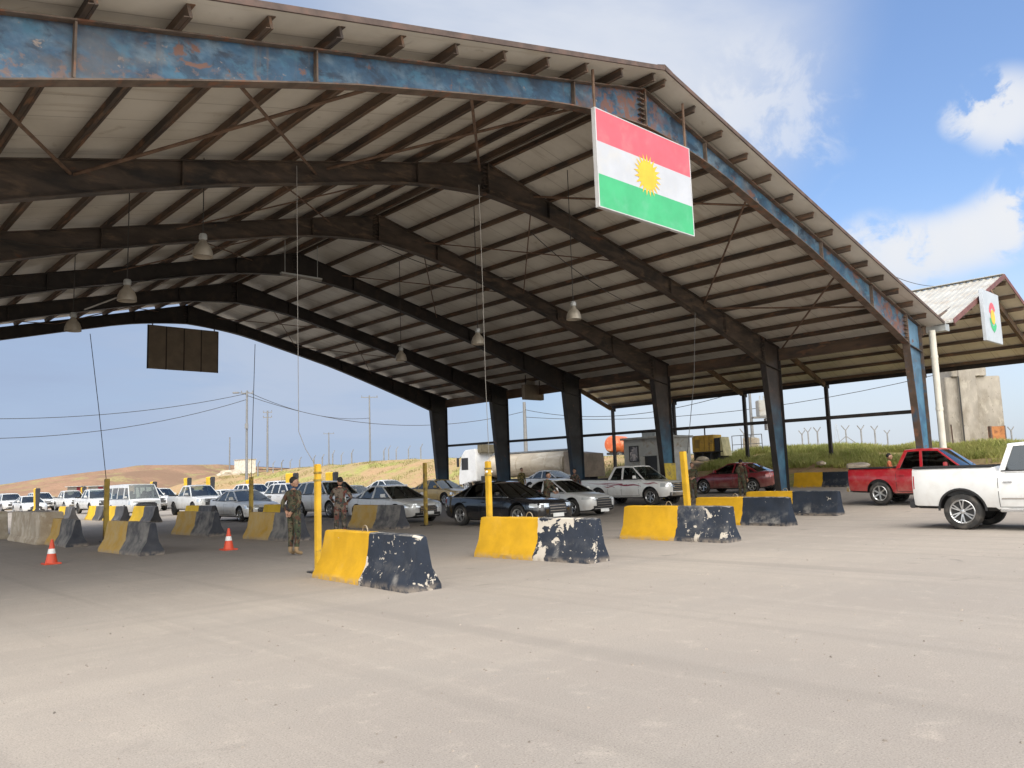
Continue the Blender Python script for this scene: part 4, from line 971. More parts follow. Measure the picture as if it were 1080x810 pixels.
    out.append(('windshield', gl(yf, -.02, .98, -.035).mesh(kind+'_ws', [MAT_glass], 60), 'glass', []))
    out.append(('rear_window', gl(yr, -.02, .98, .05).mesh(kind+'_rw', [MAT_glass], 60), 'glass', []))
    for g in (-1, 1):
        E = [(lambda t: yf(t)+.075, None)]
        lim = [lambda t: yf(t)+.075]
        for (p0, p1, w_) in s.pil: lim += [(lambda t, p0=p0, p1=p1, w_=w_: p0+(p1-p0)*t-w_/2), (lambda t, p0=p0, p1=p1, w_=w_: p0+(p1-p0)*t+w_/2)]
        lim += [lambda t: yr(t)-s.glassC]
        for i in range(0, len(lim), 2):
            b = MB(); b.grid([[SD(lim[i](t)+(lim[i+1](t)-lim[i](t))*f, t, g, -.02) for f in (0, .5, 1)] for t in (0, .5, TR)])
            out.append(('window', b.mesh(kind+'_win', [MAT_glass], 60), 'glass', []))
        b = MB(); b.bar(SD(yf(.05)+.02, .035, g, .012), SD(yr(.05)-.05, .035, g, .012), .02, .022); out.append(('window_trim', b.mesh(kind+'_trim', [MAT_dark if kind != 'audi' else MAT_chrome]), False, []))
        # door seams and handles
        zs = B.p(0)[1]; b = MB(); zt = B.p(0)[2]
        for yd in s.doors: b.grid(B.side(yd, yd+.014, zs+.12, zt-.02, g, .003, 2, 6))
        b.grid(B.side(s.doors[0], s.doors[-1], zs+.115, zs+.128, g, .003, 8, 2)); out.append(('door_seam', b.mesh(kind+'_seam', [MAT_dark]), False, []))
        for yd in s.doors[1:]:
            b = MB(); z = s.hz; yy = yd-.2
            b.box((g*(B.hw(yy, z)+.022), yy, z), (.03, .19, .03)); out.append(('door_handle', b.mesh(kind+'_handle', [None if kind != 'bigpickup' else MAT_chrome], bevel=.008), kind != 'bigpickup', []))
        b = MB(); zz = zb+.13; b.box((g*(wb+.1), s.mir, zz), (.2, .09, .14)); b.box((g*(wb-.01), s.mir-.01, zz-.06), (.12, .05, .04)); out.append(('side_mirror', b.mesh(kind+'_mir', [None], 40, bevel=.028), True, []))
        # lamps
        h0, h1 = s.hl; yl = y0+.42; b = pgrid(B.side(y0+.02, yl, h0, h1, g, .008, 7, 3))
        fx = abs(B.hw(y0+.03, (h0+h1)/2)); b.grid(B.front(g*fx*.62, g*fx*.99, h0, h1, -1, .010, 5, 3)); out.append(('headlight', b.mesh(kind+'_hl', [MAT_lamp], 60), False, []))
        t0, t1 = s.tl; b = pgrid(B.side(y1-(.05 if kind in ('pickup', 'bigpickup') else .26), y1-.02, t0, t1, g, .008, 5, 3)); fx = abs(B.hw(y1-.03, (t0+t1)/2)); b.grid(B.front(g*fx*.72, g*fx*.99, t0, t1, 1, .010, 4, 3)); out.append(('taillight', b.mesh(kind+'_tl', [MAT_tail], 60), False, []))
        b = pgrid(B.side(s.wy[0]+s.r+.1, s.wy[1]-s.r-.1, zs+.02, zs+.10, g, .008, 6, 2)); out.append(('sill', b.mesh(kind+'_sill', [MAT_dark]), False, []))
    if kind != 'van':
        b = MB()
        for g in (-1, 1):
            row = []
            for y in np.linspace(y0+.22, yA-.02, 9):
                w, zb_, zt_ = B.p(y); row.append([(g*w*q, y, zt_+.0275*(1-abs(q-.5))+.006) for q in (.735, .748)])
            b.grid(row)
        b.grid([[(x, y0+.22+.02*q, B.p(y0+.22)[2]+.034-.012*abs(x)) for q in (0, 1)] for x in np.linspace(-.55, .55, 7)])
        out.append(('hood_seam', b.mesh(kind+'_hoodseam', [MAT_dark]), False, []))
    b = MB()
    for x in (-.35, .3): b.bar((x, yA+.03, zb+.03), (x+.42, yA+(yB-yA)*.22-.03, zb+(zr-zb)*.2+.03), .014, .014)
    out.append(('wiper', b.mesh(kind+'_wiper', [MAT_dark]), False, []))
    b = pgrid(B.front(-.72, .72, s.hl[0]-.05, s.hl[0]-.038, -1, .007, 11, 2)); out.append(('bumper_seam', b.mesh(kind+'_bseam', [MAT_dark]), False, []))
    gw, g0, g1 = s.gr
    b = pgrid(B.front(-gw, gw, g0, g1, -1, .012, 11, 5)); gm_ = b.mesh(kind+'_grille', [MAT_dark], 60)
    b = MB()
    for k in range(4):
        z = g0+(g1-g0)*(k+.7)/4.4; b.grid(B.front(-gw*.9, gw*.9, z, z+.018, -1, .02, 9, 2))
    out.append(('grille', gm_, False, [('grille_bar', b.mesh(kind+'_gbar', [MAT_chrome], 60), False)]))
    zl = s.st[1][2]
    b = pgrid(B.front(-.6, .6, zl+.02, zl+.12, -1, .012, 9, 3)); out.append(('lower_intake', b.mesh(kind+'_low', [MAT_dark], 60), False, []))
    b = MB(); G = B.front(-.01, .01, g0+.05, g0+.06, -1); b.box((0, G[0][0][1]-.022, g0+(.02 if kind in ('sedan', 'audi') else -.08)), (.5, .015, .12)); out.append(('front_plate', b.mesh(kind+'_fp', [MAT_plate], bevel=.004), False, []))
    b = MB(); b.box((0, y1+.012, s.plate_r), (.5, .015, .13)); out.append(('rear_plate', b.mesh(kind+'_rp', [MAT_plate], bevel=.004), False, []))
    b = MB()
    if kind in ('pickup', 'bigpickup'): b.box((0, y1+.06, s.st[-1][2]+.08), (s.W*.92, .14, .18)); b.box((0, y0-.03, s.st[0][2]+.02), (s.W*.78, .12, .16))
    if b.v: out.append(('bumper', b.mesh(kind+'_bmp', [MAT_chrome if kind == 'pickup' else MAT_dark], bevel=.02), False, []))
    if hasattr(s, 'flare'):
        for g in (-1, 1):
            for y in s.wy:
                b = MB(); w = B.p(y)[0]
                for k in range(16):
                    a0, a1 = math.pi*(.0+1.0*k/16), math.pi*(.0+1.0*(k+1)/16); R1, R2 = s.r+.07, s.r+.115
                    q = [(g*(B.hw(y+r_*math.cos(a), min(max(s.r+.02+r_*math.sin(a), .6), 1.3))+.012), y+r_*math.cos(a), s.r+.02+r_*math.sin(a)) for r_, a in ((R1, a0), (R2, a0), (R2, a1), (R1, a1))]
                    b.prism(q, (-g*.03, 0, 0))
                out.append(('wheel_arch_moulding', b.mesh(kind+'_arch', [MAT_dark], 40), False, []))
        for g in (-1, 1):
            b = MB(); b.bar((g*.98, -1.3, .46), (g*.98, .95, .46), .16, .06); out.append(('side_step', b.mesh(kind+'_step', [MAT_chrome], bevel=.02), False, []))
            b = pgrid(B.side(-1.15, .9, .72, .755, g, .012, 6, 2)); out.append(('door_moulding', b.mesh(kind+'_mould', [MAT_chrome]), False, []))
    if hasattr(s, 'bed'):
        a, e, hw_, zf = s.bed; zt = B.p((a+e)/2)[2]; b = MB()
        for g in (-1, 1): b.box((g*(hw_+.02), (a+e)/2, zt+.035), (.1, e-a+.08, .05))
        b.box((0, e+.03, zt+.035), (2*hw_, .09, .05)); b.box((0, a-.0, zt+.03), (2*hw_, .06, .04)); out.append(('bed_rail', b.mesh(kind+'_rail', [MAT_dark], bevel=.012), False, []))
    # interior
    ys = [.05] if kind in ('pickup', 'bigpickup') else ([-.9] if kind == 'van' else [.12])
    for y in ys:
        for x in (-.38, .38):
            b = MB(); yy = y-.25 if kind in ('pickup', 'bigpickup') else y
            b.box((x, yy, zb+.12), (.46, .12, .42)); b.box((x, yy+.02, zb+.42), (.24, .09, .16)); out.append(('seat', b.mesh(kind+'_seat', [MAT_seat], bevel=.035), False, []))
    b = MB(); yy = min(yD-.42, yr(.3)-.3); b.box((0, yy, zb+.08), (1.25, .12, .34))
    for x in (-.4, .4): b.box((x, yy, zb+.3), (.24, .08, .14))
    out.append(('rear_seat', b.mesh(kind+'_rseat', [MAT_seat], bevel=.03), False, []))
    b = MB(); c = Vector((.38, yA+.55, zb+.06)); b.tube([c+Vector((.17*math.cos(a), .08*math.sin(a), .16*math.sin(a))) for a in np.linspace(0, 2*math.pi, 15)], .014, 6); b.box((0, yA+.32, zb-.005), (1.3, .4, .10)); out.append(('dashboard', b.mesh(kind+'_dash', [MAT_dark], bevel=.012), False, []))
    VM[kind] = out; return out
VG = 'vehicles queueing under the canopy'
def vehicle(kind, u, v, pm, label, name, cat, yaw=0, glass=None, sc=1., dz=0, group=VG, rim=None, sz=None):
    s = SPECS[kind]; t = empty(name, (u, v, gz(u)+dz), math.radians(yaw), label, cat, group)
    t.scale = sz if sz else (sc, sc, sc)
    for (n, me, painted, subs) in veh_parts(kind):
        o = link(n, me, t)
        if painted is True: set_mat(o, pm)
        elif painted == 'glass' and glass: set_mat(o, glass)
        for (sn, sm, sp) in subs: link(sn, sm, o)
    for y in s.wy:
        w = Body(s.st).p(y)[0]
        for g in (-1, 1):
            ty, rm = wheel_meshes(s.r, s.wd, s.sp, s.style)
            wo = link('wheel', ty, t); wo.location = (g*(w-s.wd/2-.01), y, s.r); wo.rotation_euler = (.3*y, 0, 0 if g < 0 else math.pi)
            ro = link('rim', rm, wo)
            if rim: set_mat(ro, rim)
    return t
vehicle('audi', 18.7, 20.5, P_black, 'black sedan behind the barrier with the bare patch', 'black_sedan', 'car', glass=MAT_glassD)
vehicle('sedan', 18.75, 27.4, P_silver, 'silver sedan behind the dusty barrier, nose toward the black sedan', 'silver_sedan', 'car')
t19 = vehicle('sedan2', 24.3, 23.2, P_silver, 'pale silver sedan with large dark grille just beyond the black sedan', 'silver_sedan', 'car')
hil = vehicle('pickup', 29.7, 23.6, P_pearl, 'white double cab pickup with red side stripes', 'striped_pickup', 'pickup', sc=.985)
vehicle('sedan', 17.0, 37.6, P_pearl, 'white sedan between the dusty post and the queueing white pickup', 'white_sedan', 'car')
vehicle('pickup', 19.6, 50.2, P_white, 'white pickup in the queue right of the minibus', 'white_pickup', 'pickup', rim=MAT_rimdark)
vehicle('van', 16.7, 53.0, P_white, 'white minibus in the queue behind the leftmost post', 'minibus', 'van', rim=MAT_rimdark)
vehicle('suv', 20.6, 35.6, P_white, 'white estate car half hidden by the standing soldier', 'white_estate', 'car')
vehicle('suv', 24.2, 46.5, P_white, 'white car in the row behind the standing soldier, dark windscreen', 'white_estate', 'car')
vehicle('suv', 27.2, 58.5, P_white, 'far white estate car above the roof of the white sedan', 'white_estate', 'car')
vehicle('sedan', 25.6, 66., P_grey, 'grey car seen between the white pickup and the far estate car', 'grey_sedan', 'car')
vehicle('pickup', 22.0, 66.5, P_white, 'second white pickup in the queue, tucked behind the minibus', 'white_pickup', 'pickup')
vehicle('suv', 22.9, 83., P_white, 'white car immediately left of the minibus', 'white_estate', 'car')
vehicle('pickup', 20.6, 83.2, P_white, 'small far white pickup beneath the dark stall', 'white_pickup', 'pickup')
vehicle('suv', 19.2, 88., P_white, 'far white car partly behind the small white pickup', 'white_estate', 'car')
vehicle('sedan', 15.8, 76., P_white, 'far white sedan above the bare concrete block', 'white_sedan', 'car')
vehicle('suv', 16.8, 89., P_white, 'leftmost far white car in the queue', 'white_estate', 'car')
vehicle('suv', 27.3, 47.3, P_white, 'white car behind the soldier seen from the back', 'white_estate', 'car')
vehicle('sedan', 29.6, 38.2, P_taxi, 'yellow taxi sedan by the farthest column', 'taxi', 'car')
vehicle('sedan', 31.5, 46.5, P_white, 'white sedan roof showing above the silver sedan', 'white_sedan', 'car')
vehicle('sedan', 38.5, 37.4, P_white, 'white sedan beyond the pale silver one, before the tanker', 'white_sedan', 'car')
vehicle('sedan', 33.8, 19.6+2.4, P_red, 'dark red sedan facing away beyond the soldiers', 'red_sedan', 'car', yaw=180, glass=MAT_glassD) if False else vehicle('sedan', 35.9, 21.9, P_red, 'dark red sedan facing away beyond the two soldiers', 'red_sedan', 'car', yaw=180, glass=MAT_glassD)
vehicle('pickup', 30.15, 10.6, P_red2, 'bright red double cab pickup with an open bed', 'red_pickup', 'pickup', sz=(1., 1.0, 1.06), glass=MAT_glassD)
vehicle('bigpickup', 22.05, 5.0, P_white, 'large white pickup cut off by the right edge', 'large_white_pickup', 'pickup', glass=MAT_glassD)
vehicle('pickup', 18.4, 67., P_white, 'white pickup nose showing right of the minibus', 'white_pickup', 'pickup', rim=MAT_rimdark)
vehicle('suv', 24.6, 71., P_white, 'white estate car in the far row behind the second white pickup', 'white_estate', 'car')
vehicle('sedan', 22.8, 53., P_white, 'white saloon roof behind the queueing white pickup', 'white_sedan', 'car')
vehicle('sedan', 24.4, 39.6, P_pearl, 'white saloon between the two soldiers, behind the nearest post', 'white_sedan', 'car')
vehicle('suv', 31.4, 62., P_white, 'far white estate car behind the yellow slabs at centre', 'white_estate', 'car')
vehicle('sedan', 12.6, 84., P_white, 'far white saloon cut off by the left edge', 'white_sedan', 'car')
# red stripes on the pickup
MAT_stripe = mat_plain('dark_red_stripe', (.25, .02, .04), .4)
BP = Body(SPECS['pickup'].st)
for g in (-1, 1):
    b = MB()
    for (ya, yb, za, zb_, dz) in ((-2.1, -1.2, .95, 1.0, .05), (-1.15, .3, .86, .95, .07), (-.6, 1.3, .90, .99, .05), (-.2, 2.2, .98, 1.06, .03), (.4, 1.1, .82, .88, .05)):
        N = 10; G = []
        for i in range(N+1):
            f = i/N; y = ya+(yb-ya)*f; z = za+(zb_-za)*f+.03*math.sin(f*7); wd = dz*math.sin(math.pi*min(1, .08+f*.92))
            G.append([(g*(BP.hw(y, z+q*wd)+.009), y, z+q*wd) for q in (0, .5, 1)])
        b.grid(G)
    b.build('side_stripe', MAT_stripe, hil)

# ------------------------------------------------------------------ tanker truck
TU, TV = 43.6, 45.2
tk = empty('tanker_truck', (TU, TV, gz(TU)), math.radians(180), 'white cab tanker truck with a long dusty tank behind the columns', 'truck')
MAT_tank = M('tanker_dusty_paint', (.48, .41, .31), .55, .2, .12, 1., [((.3, .24, .17), .8, .56, .12), ((.6, .55, .45), 2, .6, .1)], stretch=(1, .3, 1))
b = MB(); b.prism([(-1.22, -6.9, .55), (-1.22, -7.05, 1.2), (-1.22, -6.95, 1.9), (-1.22, -6.65, 3.05), (-1.22, -6.2, 3.5), (-1.22, -4.9, 3.55), (-1.22, -4.75, 3.3), (-1.22, -4.7, .9), (-1.22, -5.2, .9)], (2.44, 0, 0)); cabo = b.build('cab', P_white, tk, 30, bevel=.06)
b = MB()
for g in (-1, 1): b.grid([[(g*1.228, y, z) for z in (1.85, 2.4, 2.85)] for y in (-6.62, -6.1, -5.75)])
b.build('window', MAT_dark, tk)
b = MB(); b.grid([[(x, -6.985+.27*(z-1.95)+.008-.03, z) for z in (1.95, 2.4, 2.9)] for x in np.linspace(-1.05, 1.05, 5)]); b.build('windshield', MAT_glassD, tk)
for g in (-1, 1):
    b = MB(); b.box((g*1.42, -6.85, 2.5), (.14, .2, .75)); b.bar((g*1.2, -6.8, 2.85), (g*1.42, -6.85, 2.85), .04, .04); b.build('mirror', MAT_dark, tk, bevel=.03)
    b = MB(); b.box((g*1.0, -7.03, 1.0), (.35, .06, .22)); b.build('headlight', MAT_lamp, tk, bevel=.02)
b = MB(); b.box((0, -7.02, .75), (2.3, .12, .3)); b.build('bumper', P_white, tk, bevel=.03)
b = MB(); b.box((0, -4.6, 3.55), (1.9, .5, .7)); b.build('roof_rack', M('brown_load_box', (.13, .11, .07), .8), tk, bevel=.03)
b = MB()
for x in (-.45, .45): b.bar((x, -6.5, .85), (x, 6.9, .85), .12, .3)
b.box((0, -3.9, 1.05), (2.2, .8, .5)); b.box((1.05, -3.2, .75), (.4, 1.2, .5)); b.build('chassis', MAT_dark, tk, bevel=.01)
b = MB(); n = 28
prof = [(.02, -3.9), (.75, -3.85), (1.0, -3.6), (1.03, -3.2)]+[(1.03, y) for y in np.linspace(-2.8, 4.6, 8)]+[(1.0, 4.9), (.75, 5.1), (.02, 5.15)]
b.lathe(prof, axis='Y', n=n); b.v = [(x*1.16, y, z*.92+2.05) for x, y, z in b.v]; tank = b.build('tank', MAT_tank, tk, 40)
b = MB()
for y in np.linspace(-3.2, 4.7, 6): b.lathe([(1.045, y-.05), (1.06, y), (1.045, y+.05)], axis='Y', n=n)
b.v = [(x*1.16, y, z*.92+2.05) for x, y, z in b.v]; b.build('tank_band', MAT_tank, tank)
b = MB(); b.box((0, .6, 3.04), (.9, 8.2, .12)); b.build('walkway', M('grey_walkway', (.16, .17, .18), .6), tk, bevel=.01)
b = MB()
for i in range(10): b.bar((-1.25, 5.25+.17*i, 1.0), (-1.25, 5.25+.17*i, 2.75-.02*i), .03, .05)
b.prism([(-1.23, 5.2, .95), (-1.23, 7.0, .95), (-1.23, 6.9, 2.65), (-1.23, 5.2, 2.85)], (2.46, 0, 0)); b.build('rear_bin', M('brown_ribbed_metal', (.24, .19, .14), .7, .2, .2, 2), tk)
for y in (-6.1, -3.3, 3.4, 4.6, 5.8):
    for g in (-1, 1):
        ty, rm = wheel_meshes(.5, .3, 8, 'single'); wo = link('wheel', ty, tk); wo.location = (g*1.05, y, .5); wo.rotation_euler = (0, 0, 0 if g < 0 else math.pi); link('rim', rm, wo)
# ------------------------------------------------------------------ background things
def gzb(u, v): return gz(u)
# porta cabin booth
BX0, BX1, BY0, BY1 = 36.0, 38.0, 26.0, 29.2; gb = gz(37.5); BZ = 3.55
bt = empty('guard_booth', ((BX0+BX1)/2, (BY0+BY1)/2, gb), 0, 'grey cabin with a poster and an open door behind the white pickup', 'cabin')
MAT_cab = M('grey_cabin_panel', (.35, .35, .33), .6, 0, .1, 2, [((.24, .2, .15), 2, .6, .12)])
b = MB(); b.box(((BX0+BX1)/2, (BY0+BY1)/2, (gb+BZ)/2), (BX1-BX0, BY1-BY0, BZ-gb)); b.build('wall', MAT_cab, bt, world=True, bevel=.02)
b = MB(); b.box(((BX0+BX1)/2, (BY0+BY1)/2, BZ+.05), (BX1-BX0+.3, BY1-BY0+.3, .12)); b.build('roof', MAT_cab, bt, world=True, bevel=.02)
b = MB(); b.box((BX0-.02, 28.45, gb+2.2), (.04, .55, .8)); fo = b.build('poster', M('poster_print', (.2, .19, .2), .5, 0, .3, 4, [((.45, .4, .38), 3, .56, .05), ((.05, .05, .06), 2.5, .58, .06)]), bt, world=True)
b = MB()
for y in (28.15, 28.75): b.box((BX0-.03, y, gb+2.2), (.06, .05, .9))
for z in (1.775, 2.625): b.box((BX0-.03, 28.45, gb+z), (.062, .65, .05))
o = b.build('poster_frame', MAT_dark, fo)
b = MB(); b.box((BX0-.012, 27.35, gb+1.02), (.03, .95, 2.04)); fo = b.build('door', MAT_dark, bt, world=True)
b = MB(); b.box((BX0-.22, 27.72, gb+1.02), (.42, .05, 2.0)); b.build('door_leaf', MAT_cab, fo)
b = MB()
for x in np.arange(36.12, 37.95, .11): b.box((x, BY0-.012, gb+1.35), (.06, .02, 2.2))
b.build('ribbed_panel', M('pale_ribbed_panel', (.5, .5, .48), .5, .2), bt, world=True)
b = MB(); b.box((BX0+1., 27.9, BZ+.28), (.7, .9, .42)); b.lathe([(.001, .24), (.3, .24), (.3, .23), (.05, .2)], c=(BX0+1., 27.9, BZ+.28)); b.build('air_conditioner', MAT_gutter, bt, world=True, bevel=.02)
# generator on the bank
G0 = fwd(733, 478, 57); G1 = fwd(769, 477, 55)
gc = (G0+G1)/2; a = math.atan2(G1[1]-G0[1], G1[0]-G0[0])
ge = empty('generator', (gc[0], gc[1], gc[2]-.55), a, 'yellow generator housing standing on the bank', 'generator')
MAT_gen = M('generator_yellow', (.56, .33, .03), .55, 0, .15, 2, [((.3, .18, .04), 2, .62, .08)])
L = 2.45
b = MB(); b.box((-.35, 0, 1.22), (1.75, 1.1, 1.15)); hb = b.build('housing', MAT_gen, ge, bevel=.03)
b = MB()
for x in (-1.0, -.6, -.2, .2): b.box((x, -.56, 1.2), (.02, .03, 1.0))
b.box((-.8, -.56, 1.2), (.3, .03, .6)); b.build('louvre', mat_plain('dark_yellow_louvre', (.3, .18, .02)), hb)
b = MB(); b.box((.78, 0, 1.1), (.42, 1.0, .9)); b.build('radiator', MAT_dark, ge, bevel=.02)
b = MB(); b.prism([(1.02, -.5, .3), (1.3, -.5, .3), (1.12, -.5, 1.6), (1.02, -.5, 1.6)], (0, 1, 0)); b.build('end_shroud', M('pale_yellow_shroud', (.55, .48, .25), .6), ge)
b = MB(); b.tube([(-.6, .2, 1.75), (-.6, .2, 2.3)], .05, 8); b.build('exhaust_pipe', MAT_dark, ge)
b = MB()
for x in (-1.1, -.4, .3, 1.0): b.box((x, 0, .35), (.12, 1.0, .6))
b.box((0, 0, .6), (2.4, 1.1, .08)); b.build('stand', MAT_soot2, ge)
# railing frame and cistern right of the generator
R0_ = fwd(773, 478, 58); R1_ = fwd(809, 476, 56)
rlg = empty('pipe_railing', (R0_[0], R0_[1], R0_[2]), math.atan2(R1_[1]-R0_[1], R1_[0]-R0_[0]), 'thin pipe frame beside the generator', 'railing')
b = MB()
for x in (0, .75, 1.5, 2.4): b.tube([(x, 0, -.5), (x, 0, 1.25)], .03, 6)
b.tube([(0, 0, 1.25), (2.4, 0, 1.25)], .03, 6); b.tube([(0, 0, .6), (2.4, 0, .6)], .025, 6); b.build('frame', MAT_steelpole, rlg)
Pc = fwd(793, 475, 59); cs = empty('cistern', (Pc[0], Pc[1], Pc[2]-.6), .4, 'pale concrete cistern behind the pipe frame', 'cistern')
b = MB(); b.box((0, 0, .75), (1.6, 1., 1.5)); b.build('tank', MAT_conc, cs, bevel=.03)
b = MB(); b.box((.1, 0, 1.54), (.7, .6, .1)); b.build('lid', MAT_gutter, cs, bevel=.02)
# orange tank truck body far behind
Po = fwd(652, 478, 74); ot = empty('orange_tank', (Po[0], Po[1], Po[2]-.7), .2, 'orange tank trailer standing between the tanker and the cabin', 'tank')
MAT_or = M('faded_orange', (.55, .12, .04), .5, 0, .15, 2, [((.5, .3, .18), 2, .62, .1)])
b = MB(); b.lathe([(.01, -1.5), (.6, -1.45), (.8, -1.1), (.82, 0), (.8, 1.1), (.6, 1.45), (.01, 1.5)], axis='X', n=20, c=(0, 0, 1.5)); b.build('drum', MAT_or, ot, 40)
b = MB(); b.box((0, 0, .65), (2.8, .9, .2)); b.build('chassis', MAT_dark, ot)
for x in (-.9, .9):
    ty, rm = wheel_meshes(.42, .26, 8, 'single'); wo = link('wheel', ty, ot); wo.location = (x, -.6, .4); wo.rotation_euler = (0, 0, math.pi/2); link('rim', rm, wo)
# concrete bridge pier on the bank
pa, pb_ = fwd(1003, 469, 60), fwd(1062, 468, 60); d = pb_-pa; Lp = float(np.hypot(d[0], d[1])); pc = (pa+pb_)/2
pr = empty('concrete_pier', (pc[0], pc[1], 2.), math.atan2(d[1], d[0]), 'massive weathered concrete pier standing in the grass at the right', 'pier')
ht = fwd(1025, 397, 60)[2]-2.
b = MB(); b.box((0, .75, ht/2-.5), (Lp, 1.5, ht+1)); sh = b.build('shaft', MAT_pier, pr, bevel=.05)
b = MB(); b.prism([(-Lp*.29, -.35, -1), (Lp*.02, -.35, -1), (Lp*.02, -.35, ht+.5), (-Lp*.29, -.35, ht+.5)], (0, .36, 0)); b.build('pilaster', MAT_pier, pr, bevel=.04)
b = MB(); b.box((-Lp*.08, .7, ht+.35), (Lp*.62, 1.9, .7)); b.build('cap_block', MAT_pier, pr, bevel=.04)
b = MB(); b.box((-Lp*.3, -.37, ht/2), (.06, .05, ht)); b.build('joint', MAT_dark, pr)
Pr = fwd(1051, 457, 57.5); rb = empty('rusty_box', (Pr[0], Pr[1], Pr[2]-1.1), math.atan2(d[1], d[0]), 'rusty orange steel box at the foot of the concrete pier', 'box')
MAT_rust = M('orange_rust', (.32, .13, .045), .85, 0, .25, 2, [((.18, .07, .03), 3, .58, .1)])
b = MB(); b.box((0, 0, .75), (.95, .5, 1.7)); b.build('panel', MAT_rust, rb, bevel=.02)
b = MB()
for x in (-.5, .5): b.box((x, -.1, .75), (.1, .3, 1.76))
b.build('side_frame', MAT_trim, rb)
Pq = fwd(1006, 472, 50); st_ = empty('steel_stake', (Pq[0], Pq[1], Pq[2]-.4), 0, 'thin rusty stake standing in the grass before the pier', 'stake'); st_.rotation_euler = (0, -.06, 0)
b = MB(); b.box((0, 0, .85), (.07, .07, 2.0)); b.build('stake_bar', MAT_trim, st_)
# fence posts with Y heads (all alike)
MAT_fpost = M('fence_post_concrete', (.2, .2, .2), .9)
def fence_post(px, pyt, pyb, dist, yhead=True, stay=False):
    A = fwd(px, pyb, dist); h = (fwd(px, pyt, dist)-A)[2]
    t = empty('fence_post', A, math.radians(-43+(random.uniform(-15, 15))), ('Y-headed fence post on the skyline beyond the green grass' if yhead else 'plain thin fence post on the skyline of the dry bank'), 'fence post', 'Y-headed fence posts along the skyline' if yhead else 'thin fence posts along the dry bank')
    b = MB(); b.box((0, 0, h*.4-.3), (.13, .13, h*.8+.6))
    if yhead:
        for s in (-1, 1): b.bar((0, 0, h*.78), (s*h*.16, 0, h), .09, .09)
        if stay:
            for s in (-1, 1): b.bar((0, 0, h*.55), (s*h*.75, 0, -.2), .08, .08)
    else: b.bar((0, 0, h*.78), (.28, 0, h), .08, .08); 
    b.build('pole', MAT_fpost, t)
for x, t_, bt_, st in ((847, 454, 474, 0), (853.5, 451, 474, 0), (863.5, 450.5, 475, 0), (893.5, 448.5, 474, 1), (909.5, 448.5, 472, 0), (924, 449, 472, 0), (937, 453.5, 472, 0), (786, 452, 478, 0), (700, 458, 480, 0), (1068, 450, 470, 0)): fence_post(x, t_, bt_, 92, True, st)
for x, t_, b_ in ((331, 480, 496), (340, 479, 495), (351, 475, 494), (360, 477, 493), (371, 474, 492), (405, 472, 488), (410, 470, 488), (418, 471, 487), (431, 470, 487), (444, 468, 487), (288, 486, 500), (297, 485, 499), (306, 484, 498), (316, 482, 497), (272, 486, 502)): fence_post(x, t_, b_, 105, False)
# power poles
def pole(px, pyt, pyb, dist, r, label, arms=0, lamp=False, arm_len=1.2):
    A = fwd(px, pyb, dist); h = (fwd(px, pyt, dist)-A)[2]
    t = empty('utility_pole', A, math.radians(-35), label, 'pole'); b = MB(); b.tube([(0, 0, -2.5), (0, 0, h)], [r*1.25, r*.8], 8); b.build('shaft', MAT_steelpole, t, 50)
    for i in range(arms):
        b = MB(); z = h-.25-i*.7; b.box((0, 0, z), (arm_len, .1, .1))
        for x in (-.45, 0, .45): b.tube([(x*arm_len, 0, z), (x*arm_len, 0, z+.25)], .05, 6)
        b.build('crossarm', MAT_steelpole, t)
    if lamp:
        b = MB(); b.bar((0, 0, h-.4), (-1.0, 0, h-.15), .06, .06); b.box((-1.1, 0, h-.2), (.6, .25, .16)); b.build('street_lamp', MAT_steelpole, t, bevel=.03)
        b = MB(); b.box((0, -.15, h*.58), (.3, .2, .5)); b.build('meter_box', MAT_steelpole, t)
    return A+np.array([0, 0, h])
TA = pole(260, 412, 502, 80, .12, 'tall pole with a lamp bracket rising behind the queue', 1, True)
TB = pole(282, 433, 497, 108, .13, 'pole with double insulators right of the lamp pole', 2, False)
TC = pole(390.5, 417, 490, 104, .11, 'slender pole with a short crossarm above the dry bank', 1, False, 2.2)
TD = pole(555, 424, 485, 84, .2, 'thick plain pole behind the tanker', 0)
TE = pole(347, 456, 495, 150, .12, 'short distant pole with crossarms above the dry bank', 1, False, 2.)
TF = pole(242, 461, 505, 140, .12, 'faint short pole left of the white hut', 0)
TG = pole(795, 412, 480, 62, .13, 'transformer pole with a platform behind the leaning post', 0)
tp = empty('transformer', tuple(fwd(806, 430, 62)), math.radians(-40), 'grey transformer box on the pole platform', 'transformer')
b = MB(); b.box((0, 0, -.05), (1.1, .8, 1.25)); b.build('case', MAT_cab, tp, bevel=.04)
b = MB()
for x in (-.3, 0, .3): b.tube([(x, 0, .55), (x, 0, .95)], .05, 6)
b.build('bushing', MAT_gutter, tp)
b = MB(); b.box((-.1, 0, -.75), (1.9, .9, .1)); b.box((.35, 0, -1.3), (.7, .5, .9)); b.build('platform', MAT_steelpole, tp)
pt = (TA+TD)/2
wl = 'power lines strung between the poles'
def wire(A, B_, sag, label, r=.028): cable('power_line', [A, B_], r, MAT_wire, label, 'power line', wl, sag, 18)
wire(TA+[0, 0, -.3], fwd(-140, 437, 60), 1.2, 'upper power line running left from the lamp pole'); wire(TA+[0, 0, -.9], fwd(-140, 459, 60), 1.6, 'lower power line running left from the lamp pole')
wire(TA+[0, 0, -.1], TC+[0, 0, -3.], 1.0, 'power line from the lamp pole toward the slender pole'); wire(TA+[0, 0, -.5], TD+[0, 0, -1.], 2.2, 'long sagging power line from the lamp pole to the thick pole')
